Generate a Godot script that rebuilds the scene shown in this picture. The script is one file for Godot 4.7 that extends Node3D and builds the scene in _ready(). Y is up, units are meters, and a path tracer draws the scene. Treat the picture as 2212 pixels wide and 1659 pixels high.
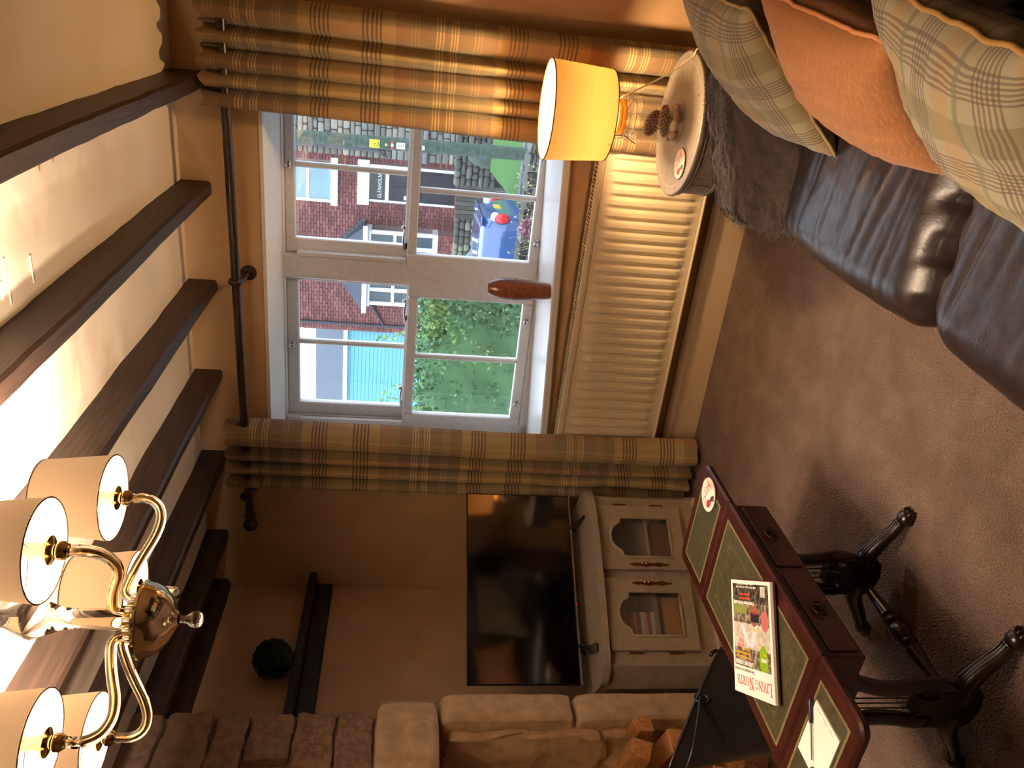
extends Node3D
# A cottage sitting room, photographed with the camera turned on its side. x runs along the window wall, y is up, z runs from the window wall (z = 0) into the room.

const SKY := 5.5
const EXPOSURE := 1.0
const WARM := Color(1.0, 0.90, 0.795)
const AMBER := Color(1.0, 0.815, 0.58)
const TABLE_LAMP := 0.76
const CHANDELIER := 1.7

class MB:
	# collects triangles given counter-clockwise from outside; mesh() commits them clockwise with normals
	var v := PackedVector3Array()
	var uv := PackedVector2Array()
	var ix := PackedInt32Array()
	var t := Transform3D()

	func add(p: Vector3, u := Vector2.ZERO) -> int:
		v.append(t * p)
		uv.append(u)
		return v.size() - 1

	func tri(a: int, b: int, c: int) -> void:
		ix.append(a)
		ix.append(c)
		ix.append(b)

	func quad(a: int, b: int, c: int, d: int) -> void:
		tri(a, b, c)
		tri(a, c, d)

	func face(pts: Array, out_from: Vector3) -> void:
		# a flat convex face, turned away from out_from
		var n: Vector3 = (pts[1] - pts[0]).cross(pts[2] - pts[0])
		var mid := Vector3.ZERO
		for p in pts:
			mid += p
		mid /= pts.size()
		var q: Array = pts.duplicate()
		if n.dot(mid - out_from) < 0:
			q.reverse()
		var k := []
		for p in q:
			k.append(add(p))
		for i in range(1, k.size() - 1):
			tri(k[0], k[i], k[i + 1])

	func box(c: Vector3, s: Vector3, b := 0.003) -> void:
		# a box of size s centred at c with edges chamfered by b
		var h := s / 2.0
		b = minf(b, minf(h.x, minf(h.y, h.z)) * 0.9)
		var sg := [-1.0, 1.0]
		var P := func(x: float, y: float, z: float, ax: int) -> Vector3:
			var q := Vector3(x * h.x, y * h.y, z * h.z)
			for k in 3:
				if k != ax:
					q[k] -= b * signf(q[k])
			return c + q
		for a in sg:
			face([P.call(a, -1, -1, 0), P.call(a, 1, -1, 0), P.call(a, 1, 1, 0), P.call(a, -1, 1, 0)], c)
			face([P.call(-1, a, -1, 1), P.call(1, a, -1, 1), P.call(1, a, 1, 1), P.call(-1, a, 1, 1)], c)
			face([P.call(-1, -1, a, 2), P.call(1, -1, a, 2), P.call(1, 1, a, 2), P.call(-1, 1, a, 2)], c)
		if b <= 0.0:
			return
		for a in sg:
			for d in sg:
				face([P.call(a, d, -1, 0), P.call(a, d, 1, 0), P.call(a, d, 1, 1), P.call(a, d, -1, 1)], c)
				face([P.call(a, -1, d, 0), P.call(a, 1, d, 0), P.call(a, 1, d, 2), P.call(a, -1, d, 2)], c)
				face([P.call(-1, a, d, 1), P.call(1, a, d, 1), P.call(1, a, d, 2), P.call(-1, a, d, 2)], c)
				for e in sg:
					face([P.call(a, d, e, 0), P.call(a, d, e, 1), P.call(a, d, e, 2)], c)

	func grid(nu: int, nv: int, f: Callable, flip := false) -> void:
		# f(u, v) -> point; faces look along dU x dV unless flipped
		var base := v.size()
		for j in nv + 1:
			for i in nu + 1:
				var a := float(i) / nu
				var b := float(j) / nv
				add(f.call(a, b), Vector2(a, b))
		for j in nv:
			for i in nu:
				var a := base + j * (nu + 1) + i
				if flip:
					quad(a, a + nu + 1, a + nu + 2, a + 1)
				else:
					quad(a, a + 1, a + nu + 2, a + nu + 1)

	func lathe(prof: Array, n := 32, c := Vector3.ZERO, sx := 1.0, sz := 1.0) -> void:
		# prof: Vector2(radius, height) from the bottom up the outside; sharp corners are kept
		var rings := []
		for i in prof.size():
			rings.append([prof[i], i])
			if i > 0 and i < prof.size() - 1:
				var d0: Vector2 = (prof[i] - prof[i - 1]).normalized()
				var d1: Vector2 = (prof[i + 1] - prof[i]).normalized()
				if d0.dot(d1) < 0.75:
					rings.append([prof[i], i])
		var base := v.size()
		for r in rings:
			for k in n:
				var a := TAU * k / n
				add(c + Vector3(r[0].x * cos(a) * sx, r[0].y, r[0].x * sin(a) * sz), Vector2(float(k) / n, r[0].y))
		for j in rings.size() - 1:
			if rings[j][1] == rings[j + 1][1]:
				continue
			for k in n:
				var a := base + j * n + k
				var b := base + j * n + (k + 1) % n
				quad(a, a + n, b + n, b)

	func tube(pts: Array, r, n := 10, flat := 1.0, up := Vector3.UP) -> void:
		# a round bar along pts; r is a radius or a list of them; flat scales it along the direction nearest up
		var base := v.size()
		var m := pts.size()
		var side := Vector3.ZERO
		for i in m:
			var d: Vector3 = (pts[mini(i + 1, m - 1)] - pts[maxi(i - 1, 0)]).normalized()
			var s := d.cross(up)
			if s.length() < 0.05:
				s = d.cross(Vector3.RIGHT if absf(d.x) < 0.9 else Vector3.BACK)
			s = s.normalized()
			if side != Vector3.ZERO and s.dot(side) < 0:
				s = -s
			side = s
			var w := s.cross(d).normalized()
			var rr: float = r[i] if r is Array else r
			for k in n:
				var a := TAU * k / n
				add(pts[i] + s * cos(a) * rr + w * sin(a) * rr * flat, Vector2(float(k) / n, float(i) / m))
		for i in m - 1:
			for k in n:
				var a := base + i * n + k
				var b := base + i * n + (k + 1) % n
				quad(a, a + n, b + n, b)
		for e in 2:
			var o := 0 if e == 0 else (m - 1) * n
			var cidx := add(t.affine_inverse() * ((v[base + o] + v[base + o + n / 2]) / 2.0))
			for k in n:
				if e == 0:
					tri(cidx, base + o + k, base + o + (k + 1) % n)
				else:
					tri(cidx, base + o + (k + 1) % n, base + o + k)

	func prism(poly: Array, h: float, b := 0.002) -> void:
		# a polygon (Vector2 x, y) pushed from z = 0 to z = h, its edges chamfered by b
		var p := PackedVector2Array(poly)
		if Geometry2D.is_polygon_clockwise(p):
			p.reverse()
		var inn := p
		if b > 0:
			var o := Geometry2D.offset_polygon(p, -b, Geometry2D.JOIN_MITER)
			if o.size() == 1 and o[0].size() == p.size():
				inn = o[0]
				if Geometry2D.is_polygon_clockwise(inn):
					inn.reverse()
				var best := 0
				for k in inn.size():
					if inn[k].distance_to(p[0]) < inn[best].distance_to(p[0]):
						best = k
				var q := PackedVector2Array()
				for k in inn.size():
					q.append(inn[(best + k) % inn.size()])
				inn = q
			else:
				b = 0.0
				inn = p
		var tris := Geometry2D.triangulate_polygon(inn)
		for e in 2:
			var base := v.size()
			for q in inn:
				add(Vector3(q.x, q.y, h if e == 1 else 0.0), q)
			for k in range(0, tris.size(), 3):
				var A := base + tris[k]
				var B := base + tris[k + 1]
				var C := base + tris[k + 2]
				var cw := (inn[tris[k + 1]] - inn[tris[k]]).cross(inn[tris[k + 2]] - inn[tris[k]]) < 0
				if cw != (e == 0):
					tri(A, C, B)
				else:
					tri(A, B, C)
		var n := p.size()
		for k in n:
			var a := p[k]
			var c := p[(k + 1) % n]
			var ia := inn[k % inn.size()]
			var ic := inn[(k + 1) % inn.size()]
			var rows := [[ia, ic, 0.0], [a, c, b], [a, c, h - b], [ia, ic, h]]
			for j in 3:
				if j != 1 and b <= 0.0:
					continue
				var q0 = rows[j]
				var q1 = rows[j + 1]
				var k0 := add(Vector3(q0[0].x, q0[0].y, q0[2]))
				var k1 := add(Vector3(q0[1].x, q0[1].y, q0[2]))
				var k2 := add(Vector3(q1[1].x, q1[1].y, q1[2]))
				var k3 := add(Vector3(q1[0].x, q1[0].y, q1[2]))
				quad(k0, k1, k2, k3)

	func blob(c: Vector3, s: Vector3, e := 2.0, amp := 0.0, sd := 0, nu := 14, nv := 8) -> void:
		# a lump of size s: e = 2 is round, larger is boxier; amp roughens it
		var nz: FastNoiseLite = null
		if amp > 0:
			nz = FastNoiseLite.new()
			nz.seed = sd
			nz.frequency = 1.0
		var base := v.size()
		for j in nv + 1:
			var ph := PI * (float(j) / nv - 0.5)
			for i in nu:
				var th := TAU * i / nu
				var d := Vector3(cos(ph) * cos(th), sin(ph), cos(ph) * sin(th))
				var q := pow(pow(absf(d.x), e) + pow(absf(d.y), e) + pow(absf(d.z), e), -1.0 / e)
				var p := d * q
				if nz:
					p *= 1.0 + amp * nz.get_noise_3d(p.x * 1.7 + sd * 3.1, p.y * 1.7, p.z * 1.7)
				add(c + Vector3(p.x * s.x, p.y * s.y, p.z * s.z) / 2.0, Vector2(float(i) / nu, float(j) / nv))
		for j in nv:
			for i in nu:
				var a := base + j * nu + i
				var b := base + j * nu + (i + 1) % nu
				quad(a, a + nu, b + nu, b)

	func mesh() -> ArrayMesh:
		var nr := PackedVector3Array()
		nr.resize(v.size())
		for k in range(0, ix.size(), 3):
			var a := ix[k]
			var c := ix[k + 1]
			var b := ix[k + 2]
			var n := (v[b] - v[a]).cross(v[c] - v[a])
			nr[a] += n
			nr[b] += n
			nr[c] += n
		for k in nr.size():
			nr[k] = nr[k].normalized() if nr[k].length_squared() > 1e-24 else Vector3.UP
		var arr := []
		arr.resize(Mesh.ARRAY_MAX)
		arr[Mesh.ARRAY_VERTEX] = v
		arr[Mesh.ARRAY_NORMAL] = nr
		arr[Mesh.ARRAY_TEX_UV] = uv
		arr[Mesh.ARRAY_INDEX] = ix
		var m := ArrayMesh.new()
		m.add_surface_from_arrays(Mesh.PRIMITIVE_TRIANGLES, arr)
		return m

var M := {}
var used := {}
var rng := RandomNumberGenerator.new()

func numbered(n: String) -> String:
	if not used.has(n):
		used[n] = 0
		return n
	used[n] += 1
	return "%s_%03d" % [n, used[n]]

func obj(called: String, mb, mat: Material, parent: Node = null) -> MeshInstance3D:
	var o := MeshInstance3D.new()
	o.mesh = mb.mesh() if mb is MB else mb
	o.material_override = mat
	if parent == null:
		o.name = numbered(called)
		add_child(o)
	else:
		o.name = called
		parent.add_child(o, true)
	return o

func tag(o: Node, label: String, category: String, group := "", kind := "") -> Node:
	o.set_meta("label", label)
	o.set_meta("category", category)
	if group:
		o.set_meta("group", group)
	if kind:
		o.set_meta("kind", kind)
	return o

func thing(called: String, label: String, category: String, at := Vector3.ZERO, basis := Basis(), group := "") -> Node3D:
	var o := Node3D.new()
	o.name = numbered(called)
	add_child(o)
	o.transform = Transform3D(basis, at)
	tag(o, label, category, group)
	return o

func struct(called: String, mb, mat: Material, parent: Node = null) -> MeshInstance3D:
	var o := obj(called, mb, mat, parent)
	if parent == null:
		o.set_meta("kind", "structure")
	return o

func stuff(o: Node) -> void:
	o.set_meta("kind", "stuff")

func boxes(list: Array, b := 0.003) -> MB:
	# each entry: x0, x1, y0, y1, z0, z1
	var mb := MB.new()
	for q in list:
		mb.box(Vector3(q[0] + q[1], q[2] + q[3], q[4] + q[5]) / 2.0, Vector3(q[1] - q[0], q[3] - q[2], q[5] - q[4]), b)
	return mb

func rgb(r: int, g: int, b: int) -> Color:
	return Color8(r, g, b)

func mat(c: Color, rough := 0.7, o := {}) -> StandardMaterial3D:
	var m := StandardMaterial3D.new()
	m.albedo_color = c
	m.roughness = rough
	for k in o:
		m.set(k, o[k])
	return m

func noise(freq: float, oct := 4, sd := 1, cell := false) -> FastNoiseLite:
	var n := FastNoiseLite.new()
	n.seed = sd
	n.frequency = freq
	n.fractal_octaves = oct
	if cell:
		n.noise_type = FastNoiseLite.TYPE_CELLULAR
	return n

func ntex(n: FastNoiseLite, size := 256, ramp := [], normal := 0.0) -> NoiseTexture2D:
	var t := NoiseTexture2D.new()
	t.width = size
	t.height = size
	t.seamless = true
	t.noise = n
	if ramp.size():
		var g := Gradient.new()
		g.offsets = PackedFloat32Array()
		g.colors = PackedColorArray()
		var off := PackedFloat32Array()
		var col := PackedColorArray()
		for r in ramp:
			off.append(r[0])
			col.append(r[1])
		g.offsets = off
		g.colors = col
		t.color_ramp = g
	if normal > 0:
		t.as_normal_map = true
		t.bump_strength = normal
	return t

func tri(m: StandardMaterial3D, scale: Vector3, world := false) -> StandardMaterial3D:
	m.uv1_triplanar = true
	m.uv1_world_triplanar = world
	m.uv1_scale = scale
	return m

func mottle(a: Color, b: Color, freq := 0.02, rough := 0.7, scale := 2.0, bump := 0.0, world := false, oct := 4, sd := 1) -> StandardMaterial3D:
	# colour that varies between a and b by noise, with relief of bump centimetres
	var m := mat(Color.WHITE, rough)
	m.albedo_texture = ntex(noise(freq, oct, sd), 256, [[0.2, a], [0.8, b]])
	if bump > 0:
		m.heightmap_enabled = true
		m.heightmap_texture = ntex(noise(freq * 2.0, oct, sd + 7), 256)
		m.heightmap_scale = bump
	return tri(m, Vector3.ONE * scale, world)

func image_tex(w: int, h: int, f: Callable) -> ImageTexture:
	var im := Image.create(w, h, false, Image.FORMAT_RGB8)
	for y in h:
		for x in w:
			im.set_pixel(x, y, f.call(x, y))
	return ImageTexture.create_from_image(im)

func spline(pts: Array, n: int) -> Array:
	# Catmull-Rom through pts (Vector2 or Vector3)
	var out := []
	var m := pts.size()
	for i in n + 1:
		var s := float(i) / n * (m - 1)
		var k := mini(int(s), m - 2)
		var f := s - k
		out.append(pts[k].cubic_interpolate(pts[k + 1], pts[maxi(k - 1, 0)], pts[mini(k + 2, m - 1)], f))
	return out

func text(s: String, font: String, height: float, at: Vector3, parent: Node, m: Material, basis := Basis(), weight := 400) -> MeshInstance3D:
	var tm := TextMesh.new()
	var f := SystemFont.new()
	f.font_names = PackedStringArray([font])
	f.font_weight = weight
	tm.font = f
	tm.font_size = 32
	tm.pixel_size = height / 32.0
	tm.depth = 0.0004
	tm.text = s
	tm.horizontal_alignment = HORIZONTAL_ALIGNMENT_LEFT
	tm.vertical_alignment = VERTICAL_ALIGNMENT_CENTER
	var o := MeshInstance3D.new()
	o.mesh = tm
	o.material_override = m
	o.name = "lettering"
	o.transform = Transform3D(basis, at)
	parent.add_child(o, true)
	return o

func instances(called: String, parent: Node, mesh: Mesh, m: Material, xf: Array, cols: Array) -> MultiMeshInstance3D:
	var mm := MultiMesh.new()
	mm.transform_format = MultiMesh.TRANSFORM_3D
	mm.use_colors = cols.size() > 0
	mm.mesh = mesh
	mm.instance_count = xf.size()
	for k in xf.size():
		mm.set_instance_transform(k, xf[k])
		if cols.size():
			mm.set_instance_color(k, cols[k])
	var o := MultiMeshInstance3D.new()
	o.multimesh = mm
	o.material_override = m
	if parent:
		o.name = called
		parent.add_child(o, true)
	else:
		o.name = numbered(called)
		add_child(o)
	stuff(o)
	return o

func lin(c: Color, k := 1.0) -> Color:
	var l := c.srgb_to_linear()
	return Color(l.r * k, l.g * k, l.b * k)

func leaf_mesh(w: float, l: float) -> ArrayMesh:
	# a small leaf folded along its rib, lying along +y
	var mb := MB.new()
	var a := mb.add(Vector3(0, 0, 0))
	var b := mb.add(Vector3(w / 2, l * 0.45, w * 0.18))
	var c := mb.add(Vector3(0, l, -w * 0.1))
	var d := mb.add(Vector3(-w / 2, l * 0.45, w * 0.18))
	var e := mb.add(Vector3(0, l * 0.5, 0))
	mb.tri(a, b, e)
	mb.tri(b, c, e)
	mb.tri(c, d, e)
	mb.tri(d, a, e)
	return mb.mesh()

func any_turn() -> Basis:
	return Basis(Vector3(rng.randfn(), rng.randfn(), rng.randfn()).normalized(), rng.randf() * TAU)

func omni(at: Vector3, c: Color, e: float, size: float, parent: Node) -> void:
	var l := OmniLight3D.new()
	l.name = "lamp_glow"
	l.position = at
	l.light_color = c
	l.light_energy = e
	l.light_size = size
	l.omni_range = 12.0
	l.omni_attenuation = 2.0
	l.shadow_enabled = true
	parent.add_child(l, true)

func _ready() -> void:
	rng.seed = 11
	# ---- camera: held level with a phone turned on its side, so the room stands on its right-hand edge
	var cam := Camera3D.new()
	cam.name = "camera"
	cam.transform = Transform3D(Basis(Vector3(0.10730, -0.98882, 0.10354), Vector3(0.89227, 0.04984, -0.44875), Vector3(0.43857, 0.14054, 0.88764)), Vector3(0, 1.42, 3.2))
	cam.fov = 51.89
	cam.near = 0.02
	cam.far = 200.0
	cam.current = true
	add_child(cam)
	# ---- an overcast sky
	var we := WorldEnvironment.new()
	we.name = "world_environment"
	var env := Environment.new()
	var sm := ProceduralSkyMaterial.new()
	sm.sky_top_color = Color(0.86, 0.93, 1.0)
	sm.sky_horizon_color = Color(0.74, 0.80, 0.86)
	sm.ground_bottom_color = Color(0.22, 0.22, 0.22)
	sm.ground_horizon_color = Color(0.5, 0.52, 0.55)
	sm.energy_multiplier = SKY
	var sky := Sky.new()
	sky.sky_material = sm
	env.background_mode = Environment.BG_SKY
	env.sky = sky
	env.tonemap_mode = Environment.TONE_MAPPER_LINEAR
	env.tonemap_exposure = EXPOSURE
	env.sdfgi_enabled = true
	env.ssao_enabled = true
	env.ssil_enabled = true
	we.environment = env
	add_child(we)
	materials()
	room()
	window_unit()
	outdoors()
	beams()
	chimney()
	radiator()
	curtains()
	cabinet()
	television()
	shelf()
	sofa()
	cushions()
	side_table()
	table_lamp()
	library_table()
	table_things()
	scuttle_and_logs()
	chandelier()

func plaid(x: int, y: int) -> Color:
	# woven check: bands across (y) and, fainter, stripes down (x); one repeat is 0.36 m wide and 0.70 m tall
	var v := float(y) / 512.0
	var u := float(x) / 256.0
	var gold := Color8(170, 148, 98)
	var dark := Color8(114, 101, 78)
	var c := gold if v < 0.42 or v > 0.94 else dark
	if v > 0.42 and v < 0.50:
		c = Color8(138, 108, 78)
	var w := Color8(180, 156, 106)
	if u < 0.30:
		w = Color8(140, 98, 68)
	elif u < 0.55:
		w = Color8(122, 112, 86)
	elif u > 0.85:
		w = Color8(142, 128, 94)
	c = c.lerp(w, 0.38)
	var thread := func(q: float, a: float, b: float, n: int) -> bool:
		return q > a and q < b and fposmod((q - a) / (b - a) * n, 1.0) < 0.45
	if thread.call(v, 0.0, 0.105, 5) or thread.call(v, 0.255, 0.365, 5):
		c = c.lerp(Color8(60, 42, 30), 0.66)
	if thread.call(v, 0.50, 0.55, 3) or thread.call(v, 0.82, 0.87, 3):
		c = c.lerp(Color8(196, 172, 120), 0.35)
	if thread.call(v, 0.625, 0.675, 3) or thread.call(v, 0.70, 0.745, 3):
		c = c.lerp(Color8(226, 200, 140), 0.62)
	if thread.call(u, 0.30, 0.38, 4) or thread.call(u, 0.74, 0.82, 4):
		c = c.lerp(Color8(58, 42, 32), 0.30)
	var t := 0.06 if (x + y) % 4 < 2 else -0.04
	return c.lightened(t) if t > 0 else c.darkened(-t)

func check(x: int, y: int) -> Color:
	# the sofa cushions' wool check, one repeat 0.2 m
	var u := float(x) / 256.0
	var v := float(y) / 256.0
	var c := Color8(176, 164, 134)
	if v > 0.5 and v < 0.85:
		c = Color8(150, 140, 104)
	if u > 0.55 and u < 0.8:
		c = c.lerp(Color8(190, 140, 74), 0.35)
	var st := func(q: float, a: float, b: float, n: int) -> bool:
		return q > a and q < b and fposmod((q - a) / (b - a) * n, 1.0) < 0.5
	if st.call(v, 0.06, 0.34, 6):
		c = c.lerp(Color8(84, 64, 58), 0.5)
	if st.call(u, 0.10, 0.42, 6):
		c = c.lerp(Color8(84, 66, 56), 0.5)
	if u > 0.86 and u < 0.93:
		c = c.lerp(Color8(120, 118, 84), 0.6)
	if (x / 3 + y / 3) % 2 == 0:
		c = c.darkened(0.14)
	c = c.darkened(0.12)
	return c

func materials() -> void:
	M.wall = mottle(rgb(188, 156, 118), rgb(198, 166, 128), 0.01, 0.92, 0.9, 0.15)
	M.plaster = mottle(rgb(224, 208, 184), rgb(232, 218, 196), 0.006, 0.9, 0.7, 0.9, true)
	M.beam = mottle(rgb(40, 26, 20), rgb(56, 37, 28), 0.015, 0.5, 2.0, 0.12)
	M.beam.uv1_scale = Vector3(7, 7, 0.9)
	M.shelfwood = mottle(rgb(24, 17, 14), rgb(38, 27, 22), 0.02, 0.6, 3.0, 0.2)
	M.paint = mottle(rgb(222, 220, 218), rgb(230, 228, 226), 0.03, 0.42, 3.0, 0.05)
	M.sill = mat(rgb(232, 232, 232), 0.32)
	M.skirt = mat(rgb(214, 190, 160), 0.5)
	M.rad = mat(rgb(232, 218, 190), 0.38)
	M.carpet = mottle(rgb(106, 86, 75), rgb(120, 100, 88), 0.012, 1.0, 1.6, 0.0, true, 5)
	M.carpet.heightmap_enabled = true
	M.carpet.heightmap_texture = ntex(noise(0.16, 3, 5), 512)
	M.carpet.heightmap_scale = 0.55
	M.carpet.detail_enabled = true
	M.carpet.detail_blend_mode = BaseMaterial3D.BLEND_MODE_MUL
	M.carpet.detail_albedo = ntex(noise(0.22, 2, 9), 512, [[0.3, Color(0.78, 0.77, 0.76)], [0.7, Color(1, 1, 1)]])
	M.glass = mat(Color(1, 1, 1, 0.04), 0.0, {"transparency": BaseMaterial3D.TRANSPARENCY_ALPHA})
	M.thin_glass = mat(Color(0.95, 0.97, 0.96, 0.06), 0.02, {"transparency": BaseMaterial3D.TRANSPARENCY_ALPHA})
	M.crystal = mat(Color(1.0, 0.985, 0.95, 0.0), 0.0, {"refraction_enabled": true, "refraction_scale": 0.05})
	M.chrome = mat(rgb(200, 200, 204), 0.18, {"metallic": 1.0})
	M.dark_brass = mat(rgb(52, 38, 24), 0.4, {"metallic": 1.0})
	M.brass = mat(rgb(116, 76, 42), 0.42, {"metallic": 1.0})
	M.gilt = mat(rgb(214, 190, 140), 0.12, {"metallic": 1.0})
	M.iron = mottle(rgb(16, 15, 16), rgb(28, 26, 26), 0.05, 0.42, 6.0, 0.05)
	M.pole = mat(rgb(40, 26, 22), 0.35)
	M.rim_highlight = mat(rgb(70, 68, 70), 0.35, {"metallic": 0.8})  # brighter metal for the scuttle rim: its highlight is put into the colour
	M.black = mat(rgb(14, 13, 14), 0.4)
	M.screen = mat(rgb(6, 6, 7), 0.07, {"metallic_specular": 0.72})
	M.silver = mat(rgb(150, 140, 138), 0.35, {"metallic": 0.7})
	M.greige = mottle(rgb(148, 136, 118), rgb(158, 146, 128), 0.02, 0.45, 3.0, 0.02)
	M.grey = mottle(rgb(120, 113, 108), rgb(132, 125, 120), 0.02, 0.4, 4.0, 0.02)
	M.leather = mottle(rgb(30, 23, 22), rgb(40, 31, 29), 0.02, 0.34, 4.0, 0.12)
	M.leather.metallic_specular = 0.4
	M.leather.heightmap_texture = ntex(noise(0.09, 3, 21, true), 512)
	M.leather.heightmap_scale = 0.025
	M.mahogany = mottle(rgb(36, 13, 10), rgb(58, 21, 15), 0.02, 0.3, 2.0)
	M.mahogany.uv1_scale = Vector3(14, 14, 2)
	M.darkwood = mottle(rgb(20, 12, 11), rgb(36, 19, 16), 0.02, 0.3, 5.0)
	M.baize = mottle(rgb(42, 40, 22), rgb(60, 54, 30), 0.03, 0.5, 5.0, 0.05)
	M.gold = mottle(rgb(70, 62, 38), rgb(126, 112, 74), 0.12, 0.5, 8.0)
	M.stone = mottle(rgb(164, 136, 104), rgb(188, 160, 126), 0.02, 0.95, 2.2, 0.35, false, 5)
	M.rubble = []
	for k in 4:
		M.rubble.append(mottle(rgb(108 + 7 * k, 86 + 6 * k, 68 + 5 * k), rgb(136 + 6 * k, 111 + 6 * k, 88 + 4 * k), 0.03, 0.95, 2.5, 0.5, false, 5, 30 + k))
	M.mortar = mottle(rgb(112, 92, 74), rgb(130, 108, 88), 0.05, 1.0, 3.0, 0.3)
	M.wool = mat(Color.WHITE, 0.95, {"rim_enabled": true, "rim": 0.25, "rim_tint": 0.6})
	M.wool.albedo_texture = image_tex(256, 512, plaid)
	M.check = mat(Color.WHITE, 0.95, {"rim_enabled": true, "rim": 0.3, "rim_tint": 0.6})
	M.check.albedo_texture = image_tex(256, 256, check)
	M.check.uv1_scale = Vector3(1, 1, 1)
	M.linen = mottle(rgb(226, 198, 150), rgb(240, 214, 168), 0.05, 0.9, 9.0)
	M.linen.backlight_enabled = true
	M.linen.backlight = Color(0.46, 0.365, 0.265)
	M.shade = mat(rgb(206, 186, 160), 0.85, {"backlight_enabled": true, "backlight": Color(0.16, 0.115, 0.07)})
	M.lining = mat(rgb(206, 194, 172), 0.8)
	M.fur = mottle(rgb(34, 25, 21), rgb(58, 45, 39), 0.03, 0.9, 4.0)
	M.fur.rim_enabled = true
	M.fur.rim = 0.3
	M.fur.rim_tint = 0.1
	M.hair = mat(Color.WHITE, 0.6, {"vertex_color_use_as_albedo": true, "rim_enabled": true, "rim": 0.3, "rim_tint": 0.1})
	M.orange = mottle(rgb(138, 88, 46), rgb(156, 104, 58), 0.02, 0.85, 5.0)
	M.orange.uv1_scale = Vector3(40, 3, 40)
	M.orange.rim_enabled = true
	M.orange.rim = 0.4
	M.orange.detail_enabled = true
	M.orange.detail_albedo = ntex(noise(0.03, 2, 71), 256, [[0.55, Color(0.75, 0.42, 0.18)], [0.72, Color(0.88, 0.62, 0.28)]])
	M.orange.detail_mask = ntex(noise(0.05, 2, 72), 256, [[0.6, Color.BLACK], [0.75, Color(0.6, 0.6, 0.6)]])
	M.coaster = mat(Color.WHITE, 0.35)
	M.coaster.albedo_texture = image_tex(128, 128, coaster_print)
	M.leaf = mat(Color.WHITE, 0.65, {"vertex_color_use_as_albedo": true})
	M.logs = []
	for k in 3:
		var lm := mottle(rgb(150 + 14 * k, 96 + 12 * k, 52 + 8 * k), rgb(196, 142, 86), 0.03, 0.85, 6.0, 0.1, false, 4, 80 + k)
		lm.uv1_scale = Vector3(1.5, 9, 9)
		M.logs.append(lm)
	for k in 5:
		var b: int = [58, 74, 90, 70, 116][k]
		M["gstone%d" % k] = mottle(rgb(b - 22, b - 18, b - 18), rgb(b + 24, b + 24, b + 14 - (20 if k == 4 else 0)), 0.05, 0.95, 4.0, 0.4, false, 4, 40 + k)
	M.blueboard = mat(rgb(100, 168, 186), 0.6)
	M.fence0 = mottle(rgb(48, 46, 44), rgb(74, 70, 64), 0.03, 0.9, 3.0)
	M.fence1 = mottle(rgb(60, 60, 56), rgb(88, 88, 80), 0.03, 0.9, 3.0)
	M.white = mat(rgb(240, 236, 230), 0.6)
	M.paper = mat(rgb(240, 228, 216), 0.8)

func room() -> void:
	# the shell: window wall with one opening, closed all round
	var XL := -2.79
	var XR := 0.62
	var ZF := 5.3
	struct("wall_back", boxes([[XL - 0.3, -2.10, -0.05, 2.4, -0.56, 0], [-0.30, -0.05, -0.05, 2.4, -0.56, 0], [-0.05, XR + 0.3, -0.05, 2.4, -0.56, 0.03], [-2.10, -0.30, -0.05, 0.70, -0.56, 0], [-2.10, -0.30, 2.0, 2.4, -0.56, 0]], 0.0), M.wall)
	struct("wall_left", boxes([[XL - 0.3, XL, -0.05, 2.4, -0.56, ZF + 0.3]], 0.0), M.wall)
	struct("wall_right", boxes([[XR, XR + 0.3, -0.05, 2.4, -0.56, ZF + 0.3]], 0.0), M.wall)
	struct("wall_front", boxes([[XL - 0.3, XR + 0.3, -0.05, 2.4, ZF, ZF + 0.3]], 0.0), M.wall)
	var nz := noise(1.3, 3, 4)
	var cb := MB.new()
	cb.grid(60, 90, func(u, v): return Vector3(lerpf(XL - 0.2, XR + 0.2, u), 2.299 + 0.006 * nz.get_noise_2d(u * 5.0, v * 8.0), lerpf(-0.2, ZF + 0.2, v)))
	cb.box(Vector3((XL + XR) / 2, 2.36, ZF / 2), Vector3(XR - XL + 0.6, 0.1, ZF + 0.6), 0.0)
	struct("ceiling", cb, M.plaster)
	struct("floor", boxes([[XL - 0.3, XR + 0.3, -0.1, 0, -0.3, ZF + 0.3]], 0.0), M.carpet)
	var sk := MB.new()
	sk.t = Transform3D(Basis(Vector3(0, 0, 1), Vector3(0, 1, 0), Vector3(-1, 0, 0)), Vector3(XR, 0, 0))
	sk.prism([Vector2(0, 0), Vector2(0.022, 0), Vector2(0.022, 0.125), Vector2(0.016, 0.14), Vector2(0.012, 0.158), Vector2(0, 0.16)], XR - XL, 0.0)
	struct("baseboard_back", sk, M.skirt)
	struct("trim_1", boxes([[-2.10, -0.30, 1.985, 2.0, -0.56, 0.002], [-2.10, -2.088, 0.70, 1.985, -0.56, 0.002], [-0.312, -0.30, 0.70, 1.985, -0.56, 0.002]], 0.001), M.paint)
	var tilt := Basis(Vector3.BACK, deg_to_rad(2.9))
	var sl := MB.new()
	sl.t = Transform3D(tilt, Vector3(-1.18, 0.789, 0))
	sl.box(Vector3(0, -0.017, -0.245), Vector3(1.775, 0.034, 0.56), 0.006)
	struct("trim_2", sl, M.sill)
	var us := MB.new()
	us.t = Transform3D(tilt, Vector3(-1.18, 0.789, 0))
	us.box(Vector3(0, -0.10, -0.27), Vector3(1.775, 0.13, 0.54), 0.0)
	struct("wall_sill", us, M.wall)

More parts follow.
